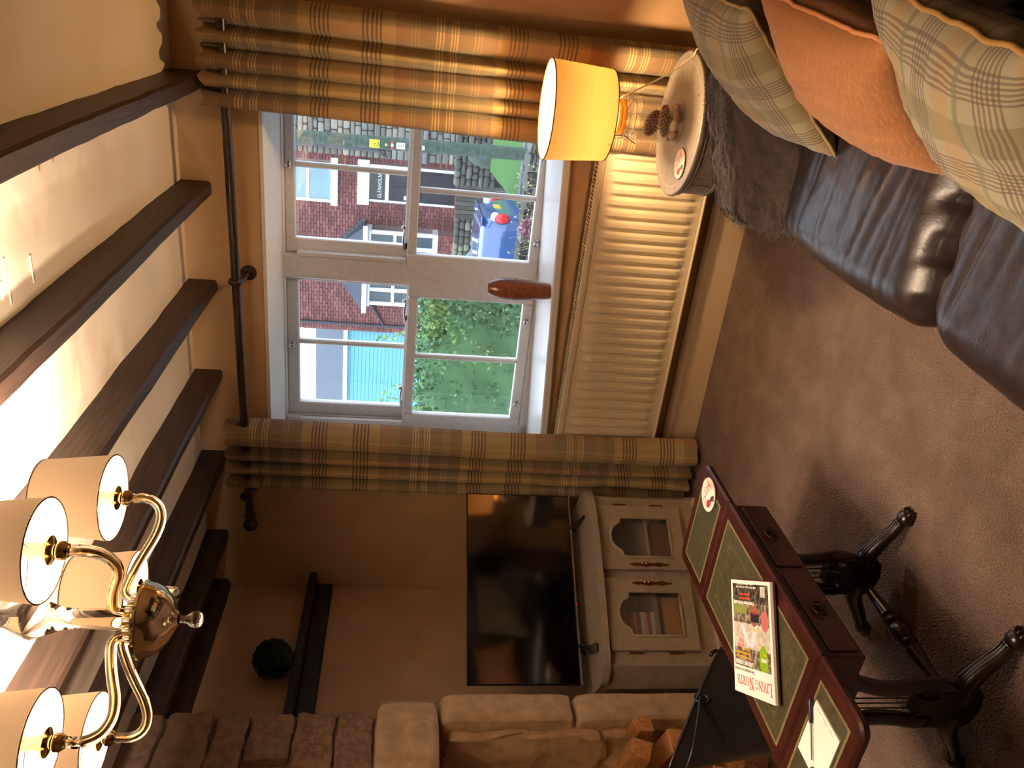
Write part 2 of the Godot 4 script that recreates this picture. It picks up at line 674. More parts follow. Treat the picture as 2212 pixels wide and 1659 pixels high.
func window_unit() -> void:
	var w := Node3D.new()
	w.name = "window_1"
	add_child(w)
	w.set_meta("kind", "structure")
	w.set_meta("label", "white painted casement window of four sashes set deep in the wall")
	# sizes were taken on a plane 0.12 m behind the wall face; the window stands 0.45 m behind it
	var deep := func(list: Array) -> Array:
		var o := []
		for q in list:
			o.append([q[0] * 1.0994, q[1] * 1.0994, 1.42 + (q[2] - 1.42) * 1.0994, 1.42 + (q[3] - 1.42) * 1.0994, q[4] - 0.33, q[5] - 0.33])
		return o
	obj("frame", boxes(deep.call([[-1.895, -0.29, 1.925, 1.986, -0.19, -0.085], [-1.895, -0.29, 0.77, 0.846, -0.19, -0.085], [-1.895, -1.845, 0.78, 1.97, -0.19, -0.085], [-0.432, -0.29, 0.78, 1.97, -0.19, -0.085], [-1.172, -1.068, 0.80, 1.97, -0.19, -0.08]]), 0.006), M.paint, w)
	obj("bead", boxes(deep.call([[-1.068, -1.05, 1.42, 1.875, -0.12, -0.068], [-1.866, -1.845, 1.40, 1.87, -0.10, -0.068]]), 0.003), M.paint, w)
	# x0, x1, y0, y1 of the glass; outer x0, x1, y0, y1; bar x; z of the front
	var S := [[-1.004, -0.46, 1.432, 1.885, -1.066, -0.43, 1.395, 1.926, -0.70, -0.115], [-1.030, -0.472, 0.892, 1.378, -1.098, -0.43, 0.846, 1.418, -0.755, -0.078], [-1.785, -1.190, 1.410, 1.875, -1.845, -1.172, 1.37, 1.926, -1.482, -0.115], [-1.806, -1.225, 0.892, 1.358, -1.850, -1.150, 0.846, 1.402, -1.510, -0.078]]
	for q in S:
		var z1: float = q[9]
		var z0 := z1 - 0.045
		var sash := obj("sash", boxes(deep.call([[q[4], q[0], q[6], q[7], z0, z1], [q[1], q[5], q[6], q[7], z0, z1], [q[0], q[1], q[6], q[2], z0, z1], [q[0], q[1], q[3], q[7], z0, z1]]), 0.005), M.paint, w)
		obj("glazing_bar", boxes(deep.call([[q[8] - 0.011, q[8] + 0.011, q[2] - 0.002, q[3] + 0.002, z0 + 0.006, z1 - 0.006]]), 0.006), M.paint, sash)
		for e in [[q[0], q[8]], [q[8], q[1]]]:
			obj("pane", boxes(deep.call([[e[0] - 0.004, e[1] + 0.004, q[2] - 0.004, q[3] + 0.004, z0 + 0.019, z0 + 0.023]]), 0.0), M.glass, sash)
	var D := Transform3D(Basis.from_scale(Vector3(1.0994, 1.0994, 1.0)), Vector3(0, 1.42 - 1.42 * 1.0994, -0.33))
	for q in [[-0.70, 1.905, -0.112], [-1.49, 1.90, -0.112], [-0.94, 0.868, -0.076], [-1.30, 0.87, -0.076], [-1.72, 0.87, -0.076]]:
		var mb := MB.new()
		mb.t = D
		mb.box(Vector3(q[0], q[1], q[2] + 0.004), Vector3(0.034, 0.014, 0.01), 0.003)
		mb.tube([Vector3(q[0], q[1], q[2]), Vector3(q[0], q[1], q[2] + 0.022)], 0.005, 8)
		mb.blob(Vector3(q[0], q[1] + 0.004, q[2] + 0.026), Vector3(0.02, 0.026, 0.016), 2.4)
		obj("catch", mb, M.chrome, w)
	for q in [[-0.97, 1.43], [-1.30, 1.41], [-1.73, 1.41]]:
		var mb := MB.new()
		mb.t = D
		mb.tube([Vector3(q[0] - 0.05, q[1], -0.10), Vector3(q[0], q[1] + 0.006, -0.098), Vector3(q[0] + 0.05, q[1], -0.10)], 0.005, 8)
		mb.blob(Vector3(q[0] + 0.05, q[1] + 0.006, -0.098), Vector3(0.018, 0.022, 0.018), 2.0)
		mb.box(Vector3(q[0] - 0.03, q[1] - 0.008, -0.106), Vector3(0.03, 0.012, 0.012), 0.002)
		obj("stay", mb, M.chrome, w)
	# the vase on the sill
	var vb := MB.new()
	vb.lathe([Vector2(0.0, 0.0), Vector2(0.033, 0.0), Vector2(0.036, 0.01), Vector2(0.043, 0.09), Vector2(0.0475, 0.15), Vector2(0.0475, 0.19), Vector2(0.043, 0.225), Vector2(0.034, 0.252), Vector2(0.027, 0.268), Vector2(0.024, 0.270), Vector2(0.022, 0.262), Vector2(0.034, 0.22), Vector2(0.0, 0.05)], 40)
	var vz := obj("vase", vb, mottle(rgb(112, 66, 48), rgb(134, 84, 64), 0.03, 0.16, 6.0))
	vz.position = Vector3(-1.136, 0.7915, -0.03)
	tag(vz, "tall brown glazed vase standing on the white window sill", "vase")

func beams() -> void:
	var list := [[0.085, 0.03, 2.186, "dark ceiling beam beyond the corner of the room, hardly in view"], [-0.368, -0.425, 2.186, "dark ceiling beam that meets the window wall behind the plaid curtain beside the table lamp"], [-0.770, -0.825, 2.186, "dark ceiling beam ending above the street-side sash with the upright pole outside"], [-1.175, -1.222, 2.186, "dark ceiling beam ending above the curtain pole bracket at mid-window"], [-1.585, -1.625, 2.186, "dark ceiling beam ending above the window sash nearest the television"], [-1.995, -2.045, 2.190, "dark ceiling beam that meets the wall above the plaid curtain beside the television"], [-2.440, -2.492, 2.204, "short-looking dark ceiling beam just before the black wall plate over the wall shelf"]]
	for k in list.size():
		if k == 0:
			continue
		var q = list[k]
		var nz := noise(1.0, 3, 50 + k)
		var w: float = (q[0] - q[1]) / 2.0
		var x: float = (q[0] + q[1]) / 2.0
		var sec := [Vector2(w, 2.32), Vector2(w + 0.001, q[2] + 0.009), Vector2(w - 0.007, q[2]), Vector2(-w + 0.006, q[2]), Vector2(-w, q[2] + 0.008), Vector2(-w, 2.32)]
		var mb := MB.new()
		for s in 5:
			mb.grid(70, 1, func(u, v):
				var a: Vector2 = sec[s].lerp(sec[s + 1], v)
				var z: float = u * 5.3
				var o := 0.005 * nz.get_noise_2d(z * 1.2, 3.0) + 0.0025 * nz.get_noise_2d(z * 7.0, 9.0)
				return Vector3(a.x + o, a.y + 0.0025 * nz.get_noise_2d(z * 2.0, 20.0), z), true)
		var o := obj("ceiling_beam", mb, M.beam)
		o.position.x = x
		tag(o, q[3], "beam", "dark beams across the ceiling")
	var nz2 := noise(1.0, 3, 77)
	var pb := MB.new()
	var sc := [Vector2(0.05, 2.32), Vector2(0.05, 2.217), Vector2(0.012, 2.205), Vector2(-0.005, 2.205)]
	for s in 3:
		pb.grid(70, 1, func(u, v):
			var a: Vector2 = sc[s].lerp(sc[s + 1], v)
			return Vector3(a.x + 0.007 * nz2.get_noise_1d(u * 9.0), a.y + 0.005 * nz2.get_noise_1d(u * 14.0 + 50.0), u * 5.3), true)
	var wp := obj("wall_plate", pb, M.beam)
	wp.position.x = -2.79
	tag(wp, "dark timber wall plate along the ceiling edge above the wall shelf", "beam")
	# drips and two brown cracks in the ceiling plaster
	var cl := get_node("ceiling")
	for q in [[-0.62, 1.53], [-0.64, 1.50], [-0.66, 1.42], [-0.70, 1.45], [-0.70, 1.30], [-0.72, 1.42], [-0.73, 1.55]]:
		var d := MB.new()
		var l := 0.018 + 0.02 * rng.randf()
		d.tube(spline([Vector3(q[0] - l, 2.2965, q[1]), Vector3(q[0], 2.2945, q[1] + 0.004), Vector3(q[0] + l, 2.297, q[1] - 0.003)], 8), 0.0022, 6)
		obj("plaster_drip", d, M.plaster, cl)
	for q in [[-0.475, 1.18], [-0.47, 1.10]]:
		var d := MB.new()
		d.tube([Vector3(q[0] - 0.02, 2.296, q[1]), Vector3(q[0], 2.2955, q[1] + 0.005), Vector3(q[0] + 0.016, 2.296, q[1] + 0.004)], [0.0006, 0.0016, 0.0006], 6)
		obj("crack", d, mat(rgb(120, 84, 56), 0.9), cl)

func chimney() -> void:
	# dressed stone fireplace surround with a rough stone breast above it; its fire opening faces +x
	var ch := Node3D.new()
	ch.name = "fireplace"
	add_child(ch)
	ch.set_meta("kind", "structure")
	ch.set_meta("label", "sandstone fireplace with dressed jamb and lintel under a rough stone breast")
	var XL := -2.79
	var rough := func(x0: float, x1: float, y0: float, y1: float, z0: float, z1: float, amp: float, sd: int) -> MB:
		var nz := noise(1.0, 4, sd)
		var mb := MB.new()
		var c := Vector3(x0 + x1, y0 + y1, z0 + z1) / 2.0
		var h := Vector3(x1 - x0, y1 - y0, z1 - z0) / 2.0
		var n := 12
		for ax in 3:
			for sgn in [-1.0, 1.0]:
				mb.grid(n, n, func(u, v):
					var p := Vector3.ZERO
					p[ax] = sgn
					p[(ax + 1) % 3] = lerpf(-1, 1, u)
					p[(ax + 2) % 3] = lerpf(-1, 1, v)
					var e := 14.0
					var q := p * pow(pow(absf(p.x), e) + pow(absf(p.y), e) + pow(absf(p.z), e), -1.0 / e)
					var w := c + q * h
					var d := Vector3(nz.get_noise_3dv(w * 6.0), nz.get_noise_3dv(w * 6.0 + Vector3(40, 0, 0)), nz.get_noise_3dv(w * 6.0 + Vector3(0, 40, 0)))
					d += 0.5 * Vector3(nz.get_noise_3dv(w * 22.0), nz.get_noise_3dv(w * 22.0 + Vector3(9, 0, 0)), nz.get_noise_3dv(w * 22.0 + Vector3(0, 9, 0)))
					return w + d * amp, sgn < 0)
		return mb
	obj("lintel", rough.call(XL, -2.35, 1.216, 1.447, 1.07, 2.75, 0.006, 3), M.stone, ch)
	obj("jamb", rough.call(XL, -2.35, 0.0, 0.712, 1.07, 1.199, 0.004, 4), M.stone, ch)
	obj("jamb", rough.call(XL, -2.35, 0.712, 1.215, 1.07, 1.198, 0.004, 5), M.stone, ch)
	obj("jamb", rough.call(XL, -2.35, 0.0, 1.214, 2.6, 2.75, 0.006, 6), M.stone, ch)
	obj("inner_stone", rough.call(XL, -2.40, 0.0, 0.62, 1.19, 1.225, 0.03, 7), M.stone, ch)
	obj("inner_stone", rough.call(XL, -2.41, 0.60, 1.20, 1.19, 1.23, 0.035, 8), M.stone, ch)
	obj("hearth", rough.call(XL, -2.25, -0.02, 0.035, 1.2, 2.6, 0.004, 9), M.stone, ch)
	obj("mortar_core", boxes([[XL, -2.455, 1.44, 2.3, 1.09, 2.74]], 0.0), M.mortar, ch)
	var y := 1.45
	var k := 0
	for hgt in [0.135, 0.15, 0.16, 0.12, 0.17, 0.13]:
		var z := 1.068
		while z < 2.7:
			var l := 0.22 + 0.28 * rng.randf()
			var z1 := minf(z + l, 2.75)
			if 2.75 - z1 < 0.12:
				z1 = 2.75
			var o := obj("stone", rough.call(-2.66, -2.435 + 0.02 * rng.randf(), y + 0.004, minf(y + hgt - 0.004, 2.31), z + 0.004 + (0.012 * rng.randf() if z < 1.07 else 0.0), z1 - 0.004, 0.013, 100 + k), M.rubble[k % 4], ch)
			k += 1
			z = z1
		y += hgt

func radiator() -> void:
	var r := thing("radiator", "long cream panel radiator with vertical ribs under the window sill", "radiator", Vector3(0, 0, 0))
	var x0 := -1.86
	var x1 := -0.462
	var y0 := 0.228
	var y1 := 0.668
	var pitch := 0.0463
	var mb := MB.new()
	var nx := 34 * 10
	mb.grid(nx, 24, func(u, v):
		var x: float = lerpf(x0, x1, u)
		var y: float = y0 + (y1 - y0) * v
		var f: float = fposmod((x + 1.78) / pitch, 1.0)
		var p := smoothstep(0.02, 0.20, f) * (1.0 - smoothstep(0.66, 0.84, f))
		var e := smoothstep(y0 + 0.042, y0 + 0.062, y) * (1.0 - smoothstep(y1 - 0.060, y1 - 0.040, y))
		var inside := 1.0 if x > x0 + 0.03 and x < x1 - 0.03 else 0.0
		return Vector3(x, y, 0.092 + 0.013 * p * e * inside))
	mb.box(Vector3((x0 + x1) / 2, y1, 0.086), Vector3(x1 - x0, 0.016, 0.022), 0.005)
	mb.box(Vector3((x0 + x1) / 2, y0, 0.086), Vector3(x1 - x0, 0.014, 0.02), 0.005)
	for x in [x0, x1]:
		mb.box(Vector3(x, (y0 + y1) / 2, 0.065), Vector3(0.012, y1 - y0, 0.06), 0.004)
	mb.box(Vector3((x0 + x1) / 2, (y0 + y1) / 2, 0.045), Vector3(x1 - x0, y1 - y0, 0.012), 0.004)
	obj("panel", mb, M.rad, r)
	var gb := MB.new()
	gb.box(Vector3((x0 + x1) / 2, 0.690, 0.096), Vector3(x1 - x0 + 0.01, 0.005, 0.006), 0.001)
	gb.box(Vector3((x0 + x1) / 2, 0.690, 0.030), Vector3(x1 - x0 + 0.01, 0.005, 0.006), 0.001)
	gb.box(Vector3((x0 + x1) / 2, 0.681, 0.099), Vector3(x1 - x0 + 0.01, 0.02, 0.003), 0.001)
	var x := x0 + 0.01
	while x < x1:
		gb.box(Vector3(x, 0.690, 0.063), Vector3(0.006, 0.004, 0.062), 0.0)
		x += 0.0155
	var gr := obj("top_grille", gb, M.rad, r)
	gr.set_meta("kind", "stuff")

func cloth(knots: Array, y0: float, y1: float, loose: float, top_pts: Array) -> MB:
	# a hanging cloth: its plan follows knots (x, z) below and top_pts at the heading
	var n := 220
	var lo := spline(knots, n)
	var hi := spline(top_pts, n)
	var arc := [0.0]
	for i in n:
		arc.append(arc[i] + lo[i].distance_to(lo[i + 1]))
	var nz := noise(1.0, 2, 8)
	var mb := MB.new()
	var ny := 70
	for j in ny + 1:
		var v := float(j) / ny
		var y := lerpf(y0, y1, v)
		var k := smoothstep(0.35, 1.0, v)
		for i in n + 1:
			var p: Vector2 = lo[i].lerp(hi[i], k)
			p.y += loose * (1.0 - v) * 0.5 * nz.get_noise_2d(arc[i] * 5.0, y * 1.5)
			p.x += loose * (1.0 - v) * 0.4 * nz.get_noise_2d(arc[i] * 4.0 + 30.0, y * 1.3)
			var yy := y
			if j == 0:
				yy += 0.006 * nz.get_noise_1d(arc[i] * 12.0)
			if j == ny:
				yy += 0.010 * sin(arc[i] * 55.0)
			mb.add(Vector3(p.x, yy, maxf(p.y, 0.006)), Vector2(arc[i] / 0.36, (1.0 - y) / 0.70 + 0.13))
	for j in ny:
		for i in n:
			var a := j * (n + 1) + i
			mb.quad(a, a + 1, a + n + 2, a + n + 1)
	return mb

func curtains() -> void:
	var V := func(l: Array) -> Array:
		var o := []
		for q in l:
			o.append(Vector2(q[0], q[1]))
		return o
	var pr: Array = V.call([[-0.480, 0.118], [-0.492, 0.128], [-0.475, 0.152], [-0.44, 0.155], [-0.412, 0.125], [-0.408, 0.10], [-0.395, 0.15], [-0.37, 0.160], [-0.352, 0.12], [-0.348, 0.10], [-0.335, 0.150], [-0.305, 0.158], [-0.285, 0.105], [-0.278, 0.07], [-0.262, 0.135], [-0.240, 0.145], [-0.225, 0.07], [-0.215, 0.045], [-0.195, 0.12], [-0.150, 0.152], [-0.118, 0.14], [-0.10, 0.09]])
	var tr: Array = V.call([[-0.462, 0.08], [-0.468, 0.12], [-0.462, 0.155], [-0.44, 0.16], [-0.42, 0.135], [-0.408, 0.09], [-0.395, 0.15], [-0.375, 0.165], [-0.355, 0.13], [-0.345, 0.085], [-0.332, 0.15], [-0.305, 0.165], [-0.28, 0.12], [-0.27, 0.08], [-0.25, 0.14], [-0.225, 0.165], [-0.205, 0.10], [-0.195, 0.07], [-0.172, 0.14], [-0.140, 0.16], [-0.11, 0.14], [-0.09, 0.09]])
	var a := thing("curtain", "plaid wool curtain drawn aside behind the lit table lamp", "curtain", Vector3.ZERO, Basis(), "pair of plaid curtains at the window")
	obj("cloth", cloth(pr, 0.03, 2.165, 0.012, tr), M.wool, a)
	var pl: Array = V.call([[-2.09, 0.05], [-2.106, 0.10], [-2.095, 0.145], [-2.07, 0.150], [-2.048, 0.11], [-2.042, 0.09], [-2.03, 0.150], [-2.005, 0.163], [-1.985, 0.12], [-1.978, 0.095], [-1.962, 0.150], [-1.935, 0.165], [-1.915, 0.120], [-1.908, 0.10], [-1.895, 0.15], [-1.86, 0.178], [-1.81, 0.170], [-1.778, 0.14], [-1.768, 0.122]])
	var tl: Array = V.call([[-2.09, 0.07], [-2.098, 0.11], [-2.09, 0.150], [-2.07, 0.158], [-2.05, 0.12], [-2.04, 0.08], [-2.025, 0.14], [-2.00, 0.162], [-1.985, 0.13], [-1.975, 0.085], [-1.955, 0.14], [-1.925, 0.165], [-1.905, 0.12], [-1.895, 0.085], [-1.875, 0.15], [-1.845, 0.172], [-1.805, 0.16], [-1.78, 0.12], [-1.775, 0.07]])
	var b := thing("curtain", "plaid wool curtain drawn aside between the window and the television", "curtain", Vector3.ZERO, Basis(), "pair of plaid curtains at the window")
	obj("cloth", cloth(pl, 0.03, 2.155, 0.03, tl), M.wool, b)
	var p := thing("curtain_pole", "dark curtain pole with ball ends above the window", "curtain pole", Vector3(0, 2.087, 0.12))
	var mb := MB.new()
	mb.tube([Vector3(-2.25, -0.014, 0), Vector3(0.02, 0.008, 0)], 0.0175, 20)
	obj("rod", mb, M.pole, p)
	var f := MB.new()
	f.t = Transform3D(Basis(Vector3(0, 1, 0), Vector3(-1, 0, 0), Vector3(0, 0, 1)), Vector3(-2.25, -0.015, 0))
	f.lathe([Vector2(0, 0), Vector2(0.021, 0), Vector2(0.026, 0.008), Vector2(0.026, 0.018), Vector2(0.018, 0.026), Vector2(0.017, 0.034), Vector2(0.024, 0.041), Vector2(0.032, 0.056), Vector2(0.033, 0.068), Vector2(0.028, 0.083), Vector2(0.015, 0.093), Vector2(0, 0.096)], 24)
	obj("finial", f, M.pole, p)
	for x in [-1.13, -2.16, -0.05]:
		var k := MB.new()
		k.tube([Vector3(x, -0.03, -0.12), Vector3(x, -0.028, -0.06), Vector3(x, -0.02, -0.01)], 0.011, 10)
		k.t = Transform3D(Basis(Vector3(0, 1, 0), Vector3(-1, 0, 0), Vector3(0, 0, 1)), Vector3(x + 0.012, -0.003, 0))
		k.lathe([Vector2(0.0, 0.0), Vector2(0.024, 0.0), Vector2(0.029, 0.006), Vector2(0.029, 0.018), Vector2(0.024, 0.024), Vector2(0.0, 0.024)], 20)
		k.t = Transform3D(Basis(Vector3(1, 0, 0), Vector3(0, 0, 1), Vector3(0, -1, 0)), Vector3(x, -0.03, -0.12))
		k.lathe([Vector2(0.0, 0.0), Vector2(0.032, 0.0), Vector2(0.032, 0.006), Vector2(0.016, 0.014), Vector2(0, 0.014)], 20)
		obj("bracket", k, M.pole, p)

func cabinet() -> void:
	var A := Vector3(0.5, 0, -0.8660254)
	var N := Vector3(0.8660254, 0, 0.5)
	var c := thing("corner_cabinet", "painted grey-beige corner cabinet with two arched glass doors under the television", "cabinet", Vector3(-2.2096, 0, 0.748), Basis(A, Vector3.UP, N))
	var turn := Transform3D(Basis(Vector3(1, 0, 0), Vector3(0, 0, -1), Vector3(0, 1, 0)), Vector3.ZERO)   # prism z -> up, prism y -> back
	var plan := func(l: Array) -> Array:
		var o := []
		for q in l:
			o.append(Vector2(q[0], -q[1]))
		return o
	var cr := []
	for q in spline([Vector2(0.55, -0.10), Vector2(0.535, -0.03), Vector2(0.485, 0.018), Vector2(0.40, 0.046), Vector2(0.2, 0.054), Vector2(0.0, 0.05), Vector2(-0.18, 0.036), Vector2(-0.252, 0.018), Vector2(-0.296, -0.03), Vector2(-0.31, -0.10)], 36):
		cr.append([q.x, q.y])
	cr.append([-0.31, -0.28])
	cr.append([0.54, -0.28])
	var tb := MB.new()
	tb.t = Transform3D(turn.basis, Vector3(0, 0.541, 0))
	tb.prism(plan.call(cr), 0.028, 0.009)
	obj("top", tb, M.greige, c)
	var bb := MB.new()
	for q in [[-0.243, -0.165], [0.098, 0.165], [0.415, 0.48]]:
		bb.box(Vector3((q[0] + q[1]) / 2, 0.31, -0.012), Vector3(q[1] - q[0], 0.46, 0.024), 0.003)
	bb.box(Vector3(0.118, 0.13, -0.012), Vector3(0.722, 0.11, 0.023), 0.002)
	bb.box(Vector3(0.118, 0.525, -0.012), Vector3(0.722, 0.035, 0.023), 0.002)
	bb.box(Vector3(0.118, 0.165, -0.14), Vector3(0.70, 0.014, 0.25), 0.0)
	bb.box(Vector3(0.118, 0.33, -0.268), Vector3(0.70, 0.42, 0.012), 0.0)
	for q in [[-0.243, 0.0, -0.305, -0.09], [-0.305, -0.09, -0.305, -0.27], [0.48, 0.0, 0.535, -0.10], [0.535, -0.10, 0.535, -0.27]]:
		var p0 := Vector3(q[0], 0, q[1])
		var p1 := Vector3(q[2], 0, q[3])
		var d := p1 - p0
		var s := MB.new()
		bb.t = Transform3D(Basis(d.normalized(), Vector3.UP, d.normalized().cross(Vector3.UP)), (p0 + p1) / 2.0)
		bb.box(Vector3(0, 0.31, 0), Vector3(d.length() + 0.012, 0.46, 0.016), 0.002)
	bb.t = Transform3D()
	obj("body", bb, M.greige, c)
	var pb := MB.new()
	pb.t = Transform3D(turn.basis, Vector3.ZERO)
	pb.prism(plan.call([[0.54, -0.27], [0.545, -0.09], [0.49, 0.025], [-0.255, 0.025], [-0.318, -0.08], [-0.318, -0.27]]), 0.085, 0.008)
	obj("plinth", pb, M.greige, c)
	obj("shelf_board", boxes([[-0.235, 0.47, 0.296, 0.312, -0.26, -0.03]], 0.001), M.greige, c)
	for e in [[-0.190, 0.110, 1.0], [0.148, 0.442, -1.0]]:
		var uc: float = (e[0] + e[1]) / 2.0
		var hw: float = (e[1] - e[0]) / 2.0
		var y0 := 0.155
		var y1 := 0.532
		var half := [Vector2(0, 0.214), Vector2(0.092, 0.214)]
		half += spline([Vector2(0.092, 0.42), Vector2(0.086, 0.436), Vector2(0.068, 0.440), Vector2(0.058, 0.452), Vector2(0.046, 0.468), Vector2(0.024, 0.480), Vector2(0.0, 0.484)], 18)
		var d := MB.new()
		for sg in [1.0, -1.0]:
			var poly := []
			for q in half:
				poly.append(Vector2(q.x * sg, q.y))
			poly += [Vector2(0, y1), Vector2((hw - 0.012) * sg, y1), Vector2((hw - 0.004) * sg, y1 - 0.004), Vector2(hw * sg, y1 - 0.012), Vector2(hw * sg, y0), Vector2(0, y0)]
			d.t = Transform3D(Basis(), Vector3(uc, 0, 0.001))
			d.prism(poly, 0.020, 0.0)
		d.t = Transform3D()
		var door := obj("door", d, M.greige, c)
		var ring := []
		for q in half:
			ring.append(Vector3(uc + q.x, q.y, 0.021))
		for k in range(half.size() - 2, 0, -1):
			ring.append(Vector3(uc - half[k].x, half[k].y, 0.021))
		ring.append(ring[0])
		var mb := MB.new()
		mb.tube(ring, 0.0065, 8, 0.8, Vector3.BACK)
		var outl := [Vector3(uc - hw + 0.005, y0 + 0.004, 0.018), Vector3(uc + hw - 0.005, y0 + 0.004, 0.018), Vector3(uc + hw - 0.005, y1 - 0.004, 0.018), Vector3(uc - hw + 0.005, y1 - 0.004, 0.018), Vector3(uc - hw + 0.005, y0 + 0.004, 0.018)]
		mb.tube(outl, 0.005, 8, 0.8, Vector3.BACK)
		obj("moulding", mb, M.greige, door)
		obj("glass_pane", boxes([[uc - 0.10, uc + 0.10, 0.205, 0.495, -0.004, -0.001]], 0.0), M.glass, door)
		var hu: float = uc + (hw - 0.022) * e[2]
		var pl := MB.new()
		var esc := []
		for k in 40:
			var a := TAU * k / 40
			esc.append(Vector2(0.0085 * cos(a) * (1.0 + 0.35 * sin(a * 9.0) * absf(cos(a))), 0.088 * sin(a)))
		pl.t = Transform3D(Basis(), Vector3(hu, 0.325, 0.021))
		pl.prism(esc, 0.002, 0.0)
		var plate := obj("handle_plate", pl, M.brass, door)
		var kb := MB.new()
		kb.tube([Vector3(hu, 0.353, 0.023), Vector3(hu, 0.353, 0.033)], 0.003, 8)
		kb.blob(Vector3(hu, 0.344, 0.037), Vector3(0.012, 0.014, 0.012))
		kb.blob(Vector3(hu, 0.360, 0.037), Vector3(0.012, 0.014, 0.012))
		kb.tube([Vector3(hu, 0.338, 0.034), Vector3(hu, 0.318, 0.030), Vector3(hu, 0.312, 0.026)], 0.002, 6)
		obj("knob", kb, M.gilt, plate)
		for y in [0.255, 0.425]:
			var hb := MB.new()
			var x: float = uc - (hw + 0.008) * e[2]
			hb.tube([Vector3(x, y - 0.022, 0.010), Vector3(x, y + 0.022, 0.010)], 0.0045, 8)
			hb.blob(Vector3(x, y - 0.026, 0.010), Vector3(0.009, 0.012, 0.009))
			hb.blob(Vector3(x, y + 0.026, 0.010), Vector3(0.009, 0.012, 0.009))
			obj("hinge", hb, M.brass, door)
	# what stands inside, seen through the glass
	var cols := [rgb(90, 40, 46), rgb(60, 56, 78), rgb(150, 60, 40), rgb(170, 120, 90), rgb(90, 80, 110), rgb(214, 204, 180), rgb(196, 176, 150), rgb(120, 60, 50), rgb(206, 206, 190)]
	for k in 9:
		var dv := obj("disc_case", boxes([[-0.07, 0.07, 0.0, 0.0145, -0.12, 0.0]], 0.001), mat(cols[8 - k], 0.4))
		dv.transform = Transform3D(c.basis.rotated(Vector3.UP, 0.03 * rng.randfn()), c.transform * Vector3(-0.082, 0.3125 + 0.0150 * k, -0.05))
		tag(dv, ["off-white disc case at the bottom of the cabinet's stack of cases", "brown disc case just above the bottom off-white one in the cabinet", "tan disc case third from the bottom of the cabinet's stack", "cream disc case fourth from the bottom of the cabinet's stack", "grey-violet disc case in the middle of the cabinet's stack", "sandy brown disc case just above the middle of the cabinet's stack", "rust red disc case third from the top of the cabinet's stack", "dark slate disc case second from the top of the cabinet's stack", "maroon disc case on top of the cabinet's stack of cases"][k], "disc case", "disc cases stacked in the cabinet")
	var yb := obj("storage_box", boxes([[-0.10, 0.10, 0.0, 0.10, -0.16, 0.0]], 0.004), mat(rgb(176, 124, 48), 0.7))
	yb.transform = Transform3D(c.basis, c.transform * Vector3(-0.045, 0.172, -0.055))
	tag(yb, "ochre yellow box on the cabinet's lower shelf below the disc cases", "box")
	var rb := obj("storage_box", boxes([[-0.11, 0.11, 0.0, 0.10, -0.16, 0.0]], 0.004), mat(rgb(84, 30, 26), 0.6))
	rb.transform = Transform3D(c.basis, c.transform * Vector3(0.29, 0.172, -0.055))
	tag(rb, "dark maroon box on the cabinet's lower shelf behind the glass door nearest the curtain", "box")

func television() -> void:
	var ang := deg_to_rad(58.0)
	var a := Vector3(cos(ang), 0, -sin(ang))
	var n := Vector3(sin(ang), 0, cos(ang))
	var tv := thing("television", "flat black television on black feet on the corner cabinet", "television", Vector3(-2.27, 0.569, 0.555), Basis(a, Vector3.UP, n))
	obj("casing", boxes([[-0.418, 0.418, 0.048, 0.524, -0.018, 0.0], [-0.25, 0.25, 0.09, 0.40, -0.05, -0.016]], 0.004), M.black, tv)
	obj("screen", boxes([[-0.412, 0.412, 0.058, 0.519, -0.004, 0.0012]], 0.0), M.screen, tv)
	var st := obj("bottom_trim", boxes([[-0.418, 0.418, 0.046, 0.053, -0.016, 0.003]], 0.001), M.silver, tv)
	var lb := MB.new()
	lb.blob(Vector3(-0.085, 0.0495, 0.003), Vector3(0.005, 0.004, 0.003))
	obj("standby_light", lb, mat(rgb(200, 20, 30), 0.3, {"emission_enabled": true, "emission": rgb(255, 40, 60), "emission_energy_multiplier": 1.6}), st)
	for s in [-1.0, 1.0]:
		var f := MB.new()
		f.tube([Vector3(0.26 * s, 0.052, -0.008), Vector3(0.275 * s, 0.02, 0.03), Vector3(0.285 * s, 0.006, 0.075), Vector3(0.288 * s, 0.005, 0.085)], [0.012, 0.011, 0.008, 0.004], 8, 0.7)
		f.tube([Vector3(0.26 * s, 0.052, -0.008), Vector3(0.275 * s, 0.02, -0.05), Vector3(0.28 * s, 0.006, -0.09)], [0.012, 0.010, 0.006], 8, 0.7)
		obj("foot", f, M.black, tv)
	# a dark object left by the foot on the cabinet top
	var rm := obj("remote_control", boxes([[-0.018, 0.018, 0.0, 0.018, -0.05, 0.05]], 0.005), M.black)
	rm.transform = Transform3D(Basis(Vector3.UP, 0.9), Vector3(-2.355, 0.569, 0.845))
	tag(rm, "black remote control lying beside the television foot nearest the fireplace", "remote control")

